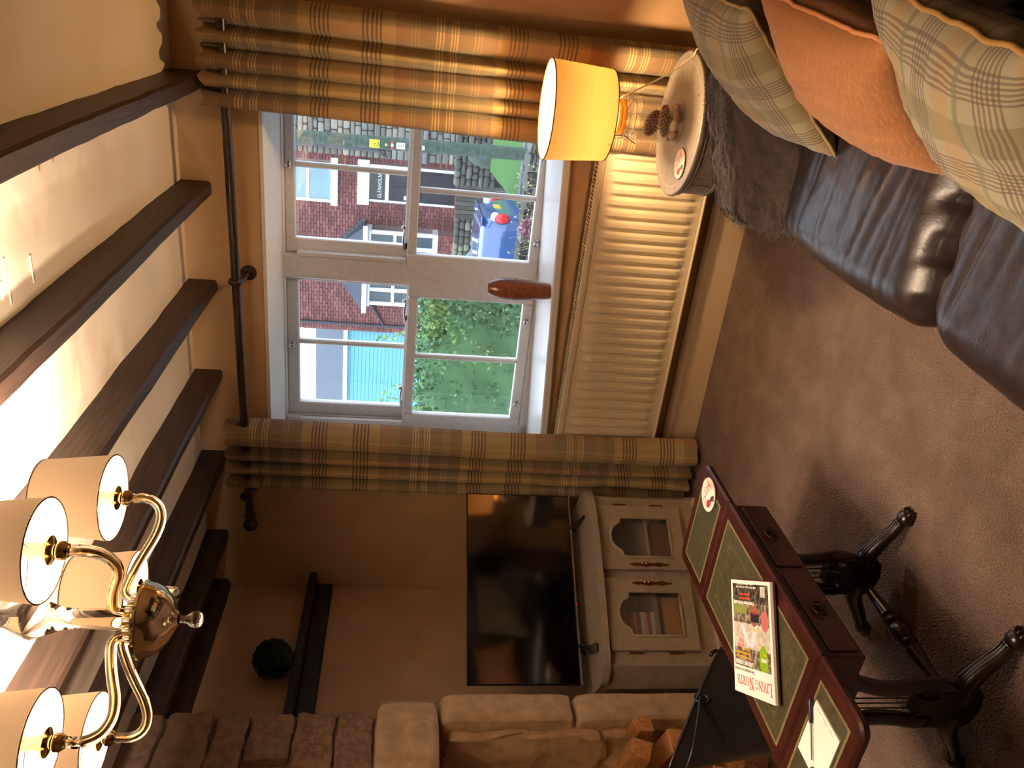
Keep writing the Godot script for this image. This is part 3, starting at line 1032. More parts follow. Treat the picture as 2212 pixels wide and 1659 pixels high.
func shelf() -> void:
	var s := thing("wall_shelf", "thick black timber shelf on the alcove wall above the television", "shelf", Vector3(-2.79, 0, 0))
	obj("board", boxes([[0.0, 0.103, 1.785, 1.820, 0.0, 1.10]], 0.004), M.shelfwood, s)
	obj("batten", boxes([[0.0, 0.032, 1.706, 1.785, 0.0, 1.10]], 0.006), M.shelfwood, s)
	var t := thing("topiary_ball", "round dark green topiary ball on the black wall shelf", "topiary ball", Vector3(-2.690, 1.908, 0.575))
	var b := MB.new()
	b.blob(Vector3.ZERO, Vector3(0.15, 0.15, 0.15), 2.0, 0.1, 3)
	b.lathe([Vector2(0, -0.088), Vector2(0.03, -0.088), Vector2(0.034, -0.06), Vector2(0, -0.05)], 16)
	obj("core", b, mat(rgb(34, 57, 38), 0.9), t)
	var xf := []
	var cl := []
	for k in 1500:
		var d := Vector3(rng.randfn(), rng.randfn(), rng.randfn()).normalized()
		var bs := Basis(Quaternion(Vector3.UP, d)) * Basis(Vector3(rng.randfn(), 0, rng.randfn()).normalized(), 0.8)
		xf.append(Transform3D(bs, d * (0.068 + 0.010 * rng.randf())))
		cl.append(lin(Color8(24, 44, 30).lerp(Color8(44, 70, 46), rng.randf())))
	instances("leaves", t, leaf_mesh(0.008, 0.018), M.leaf, xf, cl)

func softbox(mb: MB, c: Vector3, h: Vector3, r: float, n: int, disp: Callable) -> void:
	# a rounded, padded block; disp(q, p) moves each point (q in -1..1 on the cube)
	var w := func(x: float) -> float: return sin(x * PI / 2.0) * 0.55 + x * 0.45
	for ax in 3:
		for sgn in [-1.0, 1.0]:
			mb.grid(n, n, func(u, v):
				var q := Vector3.ZERO
				q[ax] = sgn
				q[(ax + 1) % 3] = w.call(u * 2.0 - 1.0)
				q[(ax + 2) % 3] = w.call(v * 2.0 - 1.0)
				var p := q * h
				var core := Vector3(clampf(p.x, -h.x + r, h.x - r), clampf(p.y, -h.y + r, h.y - r), clampf(p.z, -h.z + r, h.z - r))
				var d := p - core
				p = core + d.normalized() * r if d.length() > 1e-6 else p
				return c + p + disp.call(q, c + p), sgn < 0)

func sofa() -> void:
	var s := thing("sofa", "dark brown leather sofa with plump seat cushions facing the low table", "sofa", Vector3(0, 0, 0))
	var nz := noise(1.0, 3, 12)
	var none := func(_q, _p): return Vector3.ZERO
	var b := MB.new()
	softbox(b, Vector3(0.02, 0.165, 1.93), Vector3(0.47, 0.105, 0.93), 0.03, 10, none)
	obj("base", b, M.leather, s)
	for k in 2:
		var z: float = [1.08, 2.80][k]
		var am := MB.new()
		softbox(am, Vector3(0.03, 0.30, z), Vector3(0.46, 0.24, 0.11), 0.09, 12, func(q, p): return Vector3(0, -0.10 * clampf((-p.x - 0.17) / 0.3, 0.0, 1.0) * (1.0 if q.y > 0 else 0.0), 0))
		obj("arm", am, M.leather, s)
	for z in [1.05, 2.85]:
		for x in [-0.38, 0.42]:
			var f := MB.new()
			f.lathe([Vector2(0, 0), Vector2(0.022, 0), Vector2(0.028, 0.065), Vector2(0, 0.065)], 16, Vector3(x, 0, z))
			obj("foot", f, M.darkwood, s)
	var seats := [[1.53, 0.342, 1], [2.245, 0.372, 2]]
	for q in seats:
		var zc: float = q[0]
		var hz: float = q[1]
		var id: int = q[2]
		var cr := []
		for k in 26:
			cr.append([rng.randf_range(-0.8, 0.8), rng.randf_range(0.0007, 0.003), rng.randf_range(0.3, 0.7), rng.randf_range(-0.42, -0.1), rng.randf_range(0.004, 0.008)])
		var mb := MB.new()
		softbox(mb, Vector3(-0.165, 0.345, zc), Vector3(0.335, 0.105, hz), 0.085, 90, func(u, p):
			var o := Vector3.ZERO
			var cz: float = 1.0 - u.z * u.z
			if u.y > 0:
				o.y += 0.020 * cz * (1.0 - u.x * u.x)
			if u.x < 0:
				o.x -= (0.018 * cz + 0.018 * (p.z - 1.2) / 1.6) * (-u.x)
			var front: float = clampf((-0.05 - p.x) / 0.15, 0, 1) * clampf((p.x + 0.52) / 0.08, 0, 1)
			for f in cr:
				var line: float = zc + f[0] * hz + f[2] * 0.5 * (p.x + 0.2)
				var g: float = exp(-pow((p.z - line) / f[4], 2.0))
				if u.y > 0:
					o.y -= f[1] * g * front * clampf(1.0 - absf(p.x - f[3]) / 0.28, 0, 1)
			o += Vector3(1, 1, 0) * 0.003 * nz.get_noise_3dv(p * 9.0)
			# gathers along the seam at the end of each cushion
			var edge: float = smoothstep(0.78, 1.0, absf(u.z))
			o.z -= signf(u.z) * edge * 0.006 * sin(p.x * 70.0 + 5.0 * nz.get_noise_1d(p.x * 8.0))
			return o)
		obj("seat_cushion", mb, M.leather, s)
		var bc := MB.new()
		bc.t = Transform3D(Basis(Vector3.BACK, -0.30), Vector3(0.285, 0.68, zc))
		softbox(bc, Vector3.ZERO, Vector3(0.115, 0.27, hz), 0.10, 40, func(u, p):
			var o := Vector3.ZERO
			if u.x < 0:
				o.x -= 0.03 * (1.0 - u.y * u.y) * (1.0 - u.z * u.z)
			o.x += 0.005 * nz.get_noise_3dv(p * 7.0 + Vector3(0, 0, zc * 3.0))
			return o)
		obj("back_cushion", bc, M.leather, s)
	var bk := MB.new()
	softbox(bk, Vector3(0.47, 0.45, 1.93), Vector3(0.10, 0.38, 0.90), 0.07, 12, none)
	obj("backrest", bk, M.leather, s)
	# faux fur throw folded over the far arm
	var t := thing("fur_throw", "dark brown faux fur throw over the sofa arm next to the round table", "throw", Vector3.ZERO)
	var fm := MB.new()
	var nf := noise(1.0, 4, 44)
	var shape := func(q: Vector3, p: Vector3) -> Vector3:
		var o := Vector3.ZERO
		if q.y > -0.5:
			o.y = -0.095 * smoothstep(0.0, 1.0, clampf((-p.x - 0.12) / 0.36, 0.0, 1.0)) * clampf((q.y + 0.5) / 1.0, 0, 1)
		var up := clampf((q.y + 1.0) / 2.0, 0, 1)
		o.z = -(p.z - 1.115) * 0.34 * up - 0.045 * up + 0.05 * (1.0 - up)
		o.y += 0.012 * up
		o += Vector3(nf.get_noise_3dv(p * 9.0), nf.get_noise_3dv(p * 9.0 + Vector3(7, 0, 0)), nf.get_noise_3dv(p * 9.0 + Vector3(0, 7, 0))) * 0.012
		o += Vector3(1, 1, 1) * nf.get_noise_3dv(p * 34.0) * 0.006
		return o
	softbox(fm, Vector3(-0.215, 0.495, 1.115), Vector3(0.275, 0.135, 0.145), 0.045, 44, shape)
	obj("pelt", fm, M.fur, t)
	var xf := []
	var cl := []
	for k in 9000:
		var i := rng.randi() % fm.v.size()
		var p := fm.v[i] + Vector3(rng.randfn(), rng.randfn(), rng.randfn()) * 0.006
		var d := (p - Vector3(-0.215, clampf(p.y, 0.46, 0.52), clampf(p.z, 1.06, 1.17))).normalized()
		d = (d + Vector3(-0.7, -0.2, 0.1) + Vector3(rng.randfn(), rng.randfn(), rng.randfn()) * 0.25).normalized()
		xf.append(Transform3D(Basis(Quaternion(Vector3.UP, d)) * Basis(Vector3.UP, rng.randf() * TAU), p))
		cl.append(lin(Color8(30, 22, 19).lerp(Color8(66, 54, 48), rng.randf() * 0.9)))
	instances("fur", t, leaf_mesh(0.0016, 0.010), M.hair, xf, cl)

func pillow(w: float, hgt: float, th: float, sd: int, n := 44) -> Array:
	# [cushion shell, edge points]
	var nz := noise(1.0, 3, sd)
	var shell := MB.new()
	var edge := func(u: float, v: float) -> Vector2:
		return Vector2(w / 2 * u * (1.0 - 0.075 * (1.0 - v * v)), hgt / 2 * v * (1.0 - 0.075 * (1.0 - u * u)))
	for sg in [1.0, -1.0]:
		shell.grid(n, n, func(a, b):
			var u := sin((a * 2 - 1) * PI / 2)
			var v := sin((b * 2 - 1) * PI / 2)
			var e: Vector2 = edge.call(u, v)
			var t := pow(maxf(0.0, (1 - u * u) * (1 - v * v)), 0.45)
			var z: float = sg * th / 2 * t + 0.014 * nz.get_noise_3d(e.x * 5.0, e.y * 5.0, sg) * sqrt(t) + 0.004 * nz.get_noise_3d(e.x * 19.0, e.y * 19.0, sg) * sqrt(t)
			return Vector3(e.x, e.y, z), sg < 0)
	for i in shell.v.size():
		shell.uv[i] = Vector2(shell.v[i].x, shell.v[i].y) / 0.15 + Vector2(0.3, 0.1)
	var ring := []
	var k := 24
	for i in k:
		var e: Vector2 = edge.call(-1.0 + 2.0 * i / k, -1.0)
		ring.append(Vector3(e.x, e.y, 0))
	for i in k:
		var e: Vector2 = edge.call(1.0, -1.0 + 2.0 * i / k)
		ring.append(Vector3(e.x, e.y, 0))
	for i in k:
		var e: Vector2 = edge.call(1.0 - 2.0 * i / k, 1.0)
		ring.append(Vector3(e.x, e.y, 0))
	for i in k + 1:
		var e: Vector2 = edge.call(-1.0, 1.0 - 2.0 * i / k)
		ring.append(Vector3(e.x, e.y, 0))
	for i in ring.size():
		ring[i].z += 0.006 * nz.get_noise_1d(i * 0.21)
	return [shell, ring]

func cushions() -> void:
	var C := [
		["plaid cream-green check cushion leaning in the sofa corner next to the fur throw", "check_cushion", Vector3(-0.080, 0.635, 1.285), Vector3(-0.143, -0.096, 0.985), Vector3(0.664, 0.729, 0.168), 0.41, 0.17, M.check, mat(rgb(150, 128, 84), 0.9)],
		["burnt orange slubbed linen cushion between the two check cushions", "orange_cushion", Vector3(-0.070, 0.620, 1.745), Vector3(-0.185, -0.25, 0.95), Vector3(0.561, 0.756, 0.337), 0.36, 0.17, M.orange, mat(rgb(196, 130, 84), 0.9)],
		["brown and green check cushion with gold piping on the near seat of the sofa", "check_cushion", Vector3(-0.085, 0.600, 2.115), Vector3(-0.20, 0.0, 0.98), Vector3(0.626, 0.765, 0.13), 0.41, 0.17, M.check, mat(rgb(158, 120, 62), 0.8)]]
	for k in 3:
		var q = C[k]
		var e1: Vector3 = q[3].normalized()
		var e2: Vector3 = (q[4] - e1 * q[4].dot(e1)).normalized()
		var c := thing(q[1], q[0], "cushion", q[2], Basis(e1, e2, e1.cross(e2)), "scatter cushions on the sofa")
		var p := pillow(q[5], q[5], q[6], 60 + k)
		obj("cover", p[0], q[7], c)
		var mb := MB.new()
		mb.tube(p[1], 0.0045, 8)
		obj("piping", mb, q[8], c)
		if k == 0:
			var lb := obj("sewn_label", boxes([[0.15, 0.185, -0.215, -0.175, 0.004, 0.006]], 0.0), mat(rgb(176, 160, 110), 0.9), c)
			lb.set_meta("label", "sewn corner label with a black letter")
			text("T", "Droid Serif", 0.03, Vector3(0.160, -0.195, 0.0062), lb, M.black)

func side_table() -> void:
	var t := thing("round_side_table", "round grey painted drum side table by the radiator", "side table", Vector3(-0.335, 0, 0.437))
	var tp := MB.new()
	tp.lathe([Vector2(0.0, 0.485), Vector2(0.232, 0.485), Vector2(0.236, 0.489), Vector2(0.231, 0.493), Vector2(0.237, 0.497), Vector2(0.241, 0.503), Vector2(0.241, 0.509), Vector2(0.237, 0.514), Vector2(0.232, 0.515), Vector2(0.0, 0.515)], 72)
	obj("top", tp, M.grey, t)
	var ap := MB.new()
	ap.lathe([Vector2(0.0, 0.385), Vector2(0.228, 0.385), Vector2(0.231, 0.389), Vector2(0.231, 0.397), Vector2(0.226, 0.401), Vector2(0.226, 0.484), Vector2(0.0, 0.484)], 72)
	obj("apron", ap, M.grey, t)
	for k in 8:
		var a0 := TAU * (k + 0.10) / 8
		var a1 := TAU * (k + 0.90) / 8
		var ring := []
		for i in 9:
			var a := lerpf(a0, a1, i / 8.0)
			ring.append(Vector3(0.2265 * cos(a), 0.410, 0.2265 * sin(a)))
		for i in 9:
			var a := lerpf(a1, a0, i / 8.0)
			ring.append(Vector3(0.2265 * cos(a), 0.474, 0.2265 * sin(a)))
		ring.append(ring[0])
		var mb := MB.new()
		mb.tube(ring, 0.0028, 6)
		obj("panel_moulding", mb, M.grey, t)
	for k in 4:
		var a := TAU * (k + 0.5) / 4
		var mb := MB.new()
		mb.tube([Vector3(0.195 * cos(a), 0.39, 0.195 * sin(a)), Vector3(0.19 * cos(a), 0.2, 0.19 * sin(a)), Vector3(0.185 * cos(a), 0.0, 0.185 * sin(a))], [0.022, 0.018, 0.013], 12)
		obj("leg", mb, M.grey, t)
	obj("lower_shelf", boxes([[-0.12, 0.12, 0.12, 0.135, -0.12, 0.12]], 0.004), M.grey, t)
	var st := MB.new()
	for k in 110:
		var a := TAU * k / 110
		st.t = Transform3D(Basis(Vector3.UP, -a), Vector3(0.208 * cos(a), 0.5152, 0.208 * sin(a)))
		st.box(Vector3.ZERO, Vector3(0.0014, 0.0006, 0.008), 0.0)
	stuff(obj("stitch_line", st, mat(rgb(206, 198, 188), 0.6), t))
	coaster(Vector3(-0.446, 0.5155, 0.548), 0.5, "round bird-print coaster on the grey side table near the glass jar lamp")

func coaster_print(x: int, y: int) -> Color:
	var p := Vector2(x - 64, y - 64) / 64.0
	var c := Color8(234, 220, 204)
	if p.x > 0.1 and p.y > -0.1:
		c = c.lerp(Color8(222, 150, 120), 0.45)
	if ((p - Vector2(-0.52, -0.12)) * Vector2(1.5, 1.0)).length() < 0.34:
		c = Color8(170, 44, 44)
	if ((p - Vector2(-0.40, 0.45)) * Vector2(2.0, 1.0)).length() < 0.30:
		c = Color8(66, 60, 62)
	if ((p - Vector2(-0.55, 0.62)) * Vector2(1.6, 1.0)).length() < 0.14:
		c = Color8(120, 116, 92)
	for s in [[0.0, -0.7, 0.2], [-0.3, -0.55, 0.14], [0.08, -0.3, 0.26], [0.45, -0.35, 0.2], [0.3, -0.15, 0.18], [0.5, 0.15, 0.15], [0.35, 0.5, 0.16]]:
		var d := p - Vector2(s[0], s[1])
		var w: float = d.x - 0.5 * d.y + 0.8 * d.y * d.y
		if absf(w) < 0.028 and absf(d.y) < s[2]:
			c = Color8(70, 54, 46)
	if ((p - Vector2(0.52, 0.28)) * Vector2(1.0, 1.6)).length() < 0.16:
		c = Color8(196, 84, 66)
	return c

func coaster(at: Vector3, turn: float, label: String) -> void:
	var c := thing("coaster", label, "coaster", at, Basis(Vector3.UP, turn), "bird-print coasters")
	var b := MB.new()
	b.lathe([Vector2(0, 0), Vector2(0.050, 0), Vector2(0.0515, 0.0015), Vector2(0.0515, 0.0035), Vector2(0.050, 0.0045), Vector2(0, 0.0045)], 40)
	obj("disc", b, mat(rgb(92, 58, 40), 0.5), c)
	var f := MB.new()
	var m := f.add(Vector3(0, 0.0048, 0), Vector2(0.5, 0.5))
	var first := f.v.size()
	for k in 40:
		var a := TAU * k / 40
		f.add(Vector3(0.0498 * cos(a), 0.0048, 0.0498 * sin(a)), Vector2(0.5 + 0.5 * cos(a), 0.5 + 0.5 * sin(a)))
	for k in 40:
		f.tri(m, first + (k + 1) % 40, first + k)
	obj("printed_face", f, M.coaster, c)

func table_lamp() -> void:
	var at := Vector3(-0.329, 0.515, 0.437)
	var l := thing("table_lamp", "lit table lamp with a linen drum shade on a clip-top glass jar", "table lamp", at)
	var j := MB.new()
	j.lathe([Vector2(0.0, 0.002), Vector2(0.066, 0.002), Vector2(0.073, 0.008), Vector2(0.074, 0.02), Vector2(0.074, 0.145), Vector2(0.071, 0.158), Vector2(0.060, 0.172), Vector2(0.055, 0.178), Vector2(0.055, 0.190)], 48)
	j.lathe([Vector2(0.055, 0.190), Vector2(0.060, 0.191), Vector2(0.061, 0.195), Vector2(0.056, 0.197), Vector2(0.053, 0.192), Vector2(0.053, 0.178), Vector2(0.058, 0.170), Vector2(0.069, 0.156), Vector2(0.0715, 0.145), Vector2(0.0715, 0.022), Vector2(0.069, 0.010), Vector2(0, 0.008)], 48)
	obj("glass_jar", j, M.thin_glass, l)
	var ring := MB.new()
	for y in [0.168, 0.187]:
		var pts := []
		for k in 33:
			pts.append(Vector3((0.064 if y < 0.18 else 0.0565) * cos(TAU * k / 32), y, (0.064 if y < 0.18 else 0.0565) * sin(TAU * k / 32)))
		ring.tube(pts, 0.0016, 6)
	obj("neck_ring", ring, M.chrome, l)
	var lid := MB.new()
	lid.lathe([Vector2(0, 0.197), Vector2(0.058, 0.197), Vector2(0.060, 0.200), Vector2(0.060, 0.209), Vector2(0.056, 0.212), Vector2(0.060, 0.215), Vector2(0.060, 0.224), Vector2(0.057, 0.227), Vector2(0, 0.227)], 48)
	obj("lid", lid, mat(rgb(212, 158, 74), 0.5), l)
	var cl := MB.new()
	var a0 := deg_to_rad(150)
	var dv := Vector3(cos(a0), 0, sin(a0))
	var sd := Vector3(-sin(a0), 0, cos(a0))
	cl.tube([dv * 0.058 + sd * 0.02 + Vector3(0, 0.187, 0), dv * 0.068 + sd * 0.012 + Vector3(0, 0.20, 0), dv * 0.070 + sd * 0.012 + Vector3(0, 0.222, 0), dv * 0.066 + sd * 0.010 + Vector3(0, 0.236, 0), dv * 0.066 - sd * 0.010 + Vector3(0, 0.236, 0), dv * 0.070 - sd * 0.012 + Vector3(0, 0.222, 0), dv * 0.068 - sd * 0.012 + Vector3(0, 0.20, 0), dv * 0.058 - sd * 0.02 + Vector3(0, 0.187, 0)], 0.0017, 6)
	cl.tube([dv * 0.067 + sd * 0.012 + Vector3(0, 0.195, 0), dv * 0.080 + sd * 0.008 + Vector3(0, 0.172, 0), dv * 0.088 + Vector3(0, 0.150, 0), dv * 0.080 - sd * 0.008 + Vector3(0, 0.172, 0), dv * 0.067 - sd * 0.012 + Vector3(0, 0.195, 0)], 0.0017, 6)
	cl.tube([-dv * 0.058 + sd * 0.015 + Vector3(0, 0.187, 0), -dv * 0.067 + sd * 0.012 + Vector3(0, 0.205, 0), -dv * 0.066 - sd * 0.012 + Vector3(0, 0.222, 0), -dv * 0.058 - sd * 0.015 + Vector3(0, 0.187, 0)], 0.0017, 6)
	obj("wire_clasp", cl, M.chrome, l)
	var fit := MB.new()
	fit.lathe([Vector2(0, 0.227), Vector2(0.022, 0.227), Vector2(0.022, 0.236), Vector2(0.012, 0.240), Vector2(0.012, 0.275), Vector2(0, 0.275)], 20)
	obj("lamp_holder", fit, M.brass, l)
	var sh := MB.new()
	sh.grid(72, 8, func(u, v): return Vector3(lerpf(0.148, 0.163, v) * cos(-TAU * u), lerpf(0.252, 0.462, v), lerpf(0.148, 0.163, v) * sin(-TAU * u)))
	var shade := obj("shade", sh, M.linen, l)
	for q in [[0.252, 0.1485], [0.462, 0.1635]]:
		var pts := []
		for k in 73:
			pts.append(Vector3(q[1] * cos(TAU * k / 72), q[0], q[1] * sin(TAU * k / 72)))
		var tr := MB.new()
		tr.tube(pts, 0.0022, 6)
		obj("shade_rim", tr, mat(rgb(120, 88, 50), 0.8), shade)
	var sp := MB.new()
	for k in 3:
		var a := TAU * k / 3
		sp.tube([Vector3(0.012 * cos(a), 0.262, 0.012 * sin(a)), Vector3(0.149 * cos(a), 0.262, 0.149 * sin(a))], 0.0015, 6)
	obj("shade_carrier", sp, M.chrome, shade)
	var bl := MB.new()
	bl.blob(Vector3(0, 0.318, 0), Vector3(0.055, 0.085, 0.055))
	obj("bulb", bl, mat(rgb(255, 230, 190), 0.5, {"emission_enabled": true, "emission": rgb(255, 214, 150), "emission_energy_multiplier": 4.0}), l)
	omni(Vector3(0, 0.318, 0), AMBER, TABLE_LAMP, 0.03, l)
	var cd := MB.new()
	cd.tube(spline([Vector3(0.020, 0.232, 0.0), Vector3(0.06, 0.222, 0.02), Vector3(0.085, 0.185, 0.02), Vector3(0.12, 0.125, 0.02), Vector3(0.165, 0.06, 0.03), Vector3(0.215, 0.008, 0.045), Vector3(0.245, -0.005, 0.06), Vector3(0.258, -0.10, 0.065), Vector3(0.26, -0.5, 0.06)], 60), 0.0028, 8)
	obj("flex", cd, mat(rgb(226, 214, 190), 0.5), l)
	# pebbles and cones inside the jar
	var cone := thing("pine_cone", "dark brown open pine cone lying uppermost in the glass jar lamp", "pine cone", at + Vector3(-0.010, 0.084, -0.020), Basis(Vector3(0.1, 0.25, 1).normalized(), 1.25), "pine cones in the jar")
	pine_cone(cone, 0.025, 0.098)
	var c2 := thing("pine_cone", "long pale closed pine cone lying across the pebbles in the glass jar lamp", "pine cone", at + Vector3(0.006, 0.056, 0.024), Basis(Vector3(0, 0.12, 1).normalized(), 1.68), "pine cones in the jar")
	pine_cone(c2, 0.021, 0.112)
	var pc := [rgb(188, 150, 104), rgb(150, 104, 78), rgb(204, 180, 146), rgb(170, 134, 100), rgb(120, 92, 74)]
	for k in 10:
		var a := TAU * k / 8.0 + 0.3 * rng.randf()
		var rr := 0.048 if k < 8 else 0.014
		var pb := MB.new()
		pb.blob(Vector3.ZERO, Vector3(rng.randf_range(0.034, 0.048), rng.randf_range(0.020, 0.026), rng.randf_range(0.026, 0.036)), 2.3, 0.12, k)
		var o := obj("pebble", pb, mat(pc[k % 5], 0.5))
		o.transform = Transform3D(Basis(Vector3.UP, -a + 1.57), at + Vector3(rr * cos(a), 0.019 + 0.004 * (k % 3), rr * sin(a)))
		tag(o, "smooth pebble in the bottom of the glass jar lamp", "pebble", "pebbles in the jar")

func pine_cone(parent: Node3D, r: float, l: float) -> void:
	var b := MB.new()
	b.blob(Vector3.ZERO, Vector3(r * 1.4, l * 0.92, r * 1.4), 2.2)
	obj("core", b, mat(rgb(70, 40, 24), 0.9), parent)
	var mb := MB.new()
	var n := 90
	for k in n:
		var f := (k + 0.5) / n
		var a := k * 2.39996
		var y := lerpf(-0.46, 0.48, f) * l
		var w := r * pow(maxf(0.0, sin(PI * clampf(f * 0.92 + 0.06, 0, 1))), 0.6)
		var d := Vector3(cos(a), 0.35, sin(a)).normalized()
		var side := Vector3(-sin(a), 0, cos(a))
		mb.t = Transform3D(Basis(side, d, side.cross(d)), Vector3(cos(a) * w * 0.62, y, sin(a) * w * 0.62))
		mb.blob(Vector3(0, w * 0.24, 0), Vector3(0.0095, w * 0.72, 0.0042), 2.6, 0.0, 0, 8, 4)
	stuff(obj("scales", mb, mottle(rgb(118, 70, 42), rgb(164, 110, 72), 0.2, 0.8, 20.0) if r > 0.023 else mottle(rgb(150, 104, 72), rgb(188, 142, 104), 0.2, 0.8, 20.0), parent))

func library_table() -> void:
	var t := thing("library_table", "low mahogany drop-leaf table with green leather top panels and lyre ends", "table", Vector3(-1.37, 0, 1.735))
	var leather := func(x0: float, x1: float, z0: float, z1: float, parent: Node, inner: bool) -> void:
		var lp := obj("leather_panel", boxes([[x0, x1, 0.4995, 0.5006, z0, z1]], 0.0003), M.baize, parent)
		var w := 0.007
		obj("gilt_border", boxes([[x0, x1, 0.5004, 0.5010, z0, z0 + w], [x0, x1, 0.5004, 0.5010, z1 - w, z1], [x0, x0 + w, 0.5004, 0.5010, z0 + w, z1 - w], [x1 - w, x1, 0.5004, 0.5010, z0 + w, z1 - w]], 0.0), M.gold, lp)
		if inner:
			var gb := boxes([[x0 + 0.045, x1 - 0.045, 0.5004, 0.5009, z0 + 0.045, z0 + 0.0465], [x0 + 0.045, x1 - 0.045, 0.5004, 0.5009, z1 - 0.0465, z1 - 0.045], [x0 + 0.045, x0 + 0.0465, 0.5004, 0.5009, z0 + 0.045, z1 - 0.045], [x1 - 0.0465, x1 - 0.045, 0.5004, 0.5009, z0 + 0.045, z1 - 0.045]], 0.0)
			for cx in [x0 + 0.045, x1 - 0.045]:
				for cz in [z0 + 0.045, z1 - 0.045]:
					gb.t = Transform3D(Basis(Vector3.UP, PI / 4), Vector3(cx - 0.010 * signf(cx), 0.5006, cz - 0.010 * signf(cz)))
					gb.box(Vector3.ZERO, Vector3(0.012, 0.0006, 0.002), 0.0)
					gb.box(Vector3(0, 0, 0), Vector3(0.002, 0.0006, 0.012), 0.0)
					gb.t = Transform3D()
			obj("tooled_line", gb, M.gold, lp)
	obj("top", boxes([[-0.179, 0.179, 0.478, 0.5, -0.278, 0.292]], 0.006), M.mahogany, t)
	leather.call(-0.140, 0.140, -0.250, 0.264, t, true)
	for s in [-1.0, 1.0]:
		var z0: float = 0.2935 if s > 0 else -0.2795
		var z1: float = 0.488 if s > 0 else -0.488
		var lf := MB.new()
		lf.t = Transform3D(Basis(Vector3(1, 0, 0), Vector3(0, 0, -1), Vector3(0, 1, 0)), Vector3(0, 0.478, 0))
		var poly := []
		var rr := 0.035
		for q in [[-0.179, z0, 0], [-0.179, z1, 1], [0.179, z1, 1], [0.179, z0, 0]]:
			if q[2] == 0:
				poly.append(Vector2(q[0], -q[1]))
			else:
				for i in 7:
					var a := PI / 2 * i / 6.0
					var ca := cos(a) if q[0] < 0 else sin(a)
					var sa := sin(a) if q[0] < 0 else cos(a)
					poly.append(Vector2(q[0] - signf(q[0]) * rr * (1 - ca), -(q[1] - signf(s) * rr * (1 - sa))))
		lf.prism(poly, 0.022, 0.006)
		var leaf := obj("leaf", lf, M.mahogany, t)
		if s > 0:
			leather.call(-0.140, 0.140, 0.322, 0.455, leaf, false)
		else:
			leather.call(-0.140, 0.140, -0.455, -0.308, leaf, false)
	obj("apron", boxes([[-0.170, 0.170, 0.385, 0.478, -0.275, 0.288]], 0.004), M.mahogany, t)
	for z in [-0.135, 0.148]:
		var d := obj("drawer_front", boxes([[0.169, 0.1745, 0.398, 0.466, z - 0.125, z + 0.125]], 0.002), M.mahogany, t)
		var h := MB.new()
		h.t = Transform3D(Basis(Vector3(0, 0, 1), Vector3(0, 1, 0), Vector3(-1, 0, 0)), Vector3(0.1745, 0.433, z))
		h.lathe([Vector2(0, 0), Vector2(0.013, 0)], 16)
		h.t = Transform3D()
		h.blob(Vector3(0.178, 0.446, z), Vector3(0.008, 0.010, 0.010))
		var ring := []
		for k in 25:
			ring.append(Vector3(0.180, 0.432 + 0.016 * cos(TAU * k / 24), z + 0.022 * sin(TAU * k / 24)))
		h.tube(ring, 0.0022, 6, 1.0, Vector3.RIGHT)
		obj("ring_pull", h, M.dark_brass, d)
	for zl in [-0.195, 0.262]:
		var ly := MB.new()
		for s in [-1.0, 1.0]:
			var up := spline([Vector3(0.075 * s, 0.388, zl), Vector3(0.060 * s, 0.345, zl), Vector3(0.046 * s, 0.29, zl), Vector3(0.050 * s, 0.23, zl), Vector3(0.060 * s, 0.175, zl), Vector3(0.046 * s, 0.12, zl), Vector3(0.02 * s, 0.09, zl)], 28)
			ly.tube(up, 0.019, 12, 0.9, Vector3.BACK)
			ly.tube(spline([Vector3(0.052 * s, 0.185, zl), Vector3(0.036 * s, 0.190, zl), Vector3(0.030 * s, 0.176, zl), Vector3(0.036 * s, 0.168, zl)], 10), 0.008, 8)
		var body := []
		for q in [[-0.062, 0.165], [-0.030, 0.150], [-0.022, 0.168], [-0.026, 0.200], [0.026, 0.200], [0.022, 0.168], [0.030, 0.150], [0.062, 0.165], [0.064, 0.13], [0.052, 0.10], [0.070, 0.075], [0.045, 0.045], [0.0, 0.035], [-0.045, 0.045], [-0.070, 0.075], [-0.052, 0.10], [-0.064, 0.13]]:
			body.append(Vector2(q[0], q[1]))
		ly.t = Transform3D(Basis(), Vector3(0, 0, zl - 0.02))
		ly.prism(body, 0.04, 0.004)
		ly.t = Transform3D()
		ly.box(Vector3(0, 0.378, zl), Vector3(0.20, 0.022, 0.045), 0.004)
		var lyre := obj("lyre_support", ly, M.darkwood, t)
		for k in 3:
			var st := MB.new()
			st.tube([Vector3(-0.016 + 0.016 * k, 0.19, zl), Vector3(-0.016 + 0.016 * k, 0.372, zl)], 0.0018, 6)
			obj("string", st, M.black, lyre)
		for s in [-1.0, 1.0]:
			var lg := MB.new()
			var pts := spline([Vector3(0.025 * s, 0.088, zl), Vector3(0.070 * s, 0.086, zl), Vector3(0.112 * s, 0.066, zl), Vector3(0.150 * s, 0.042, zl), Vector3(0.186 * s, 0.026, zl)], 20)
			var rad := []
			for k in 21:
				rad.append(lerpf(0.030, 0.017, k / 20.0))
			lg.tube(pts, rad, 12, 0.85)
			for w in [-0.008, 0.0, 0.008]:
				var rd := []
				for k in range(5, 20):
					rd.append(pts[k] + Vector3(0.004 * s, rad[k] * 0.80, w))
				lg.tube(rd, 0.0028, 6)
			var leg := obj("leg", lg, M.darkwood, t)
			var pw := MB.new()
			pw.blob(Vector3(0.196 * s, 0.019, zl), Vector3(0.046, 0.036, 0.044), 2.4)
			for w in [-0.013, 0.0, 0.013]:
				pw.blob(Vector3(0.212 * s, 0.013, zl + w), Vector3(0.028, 0.026, 0.013), 2.2)
			obj("paw_foot", pw, M.darkwood, leg)
	var tb := MB.new()
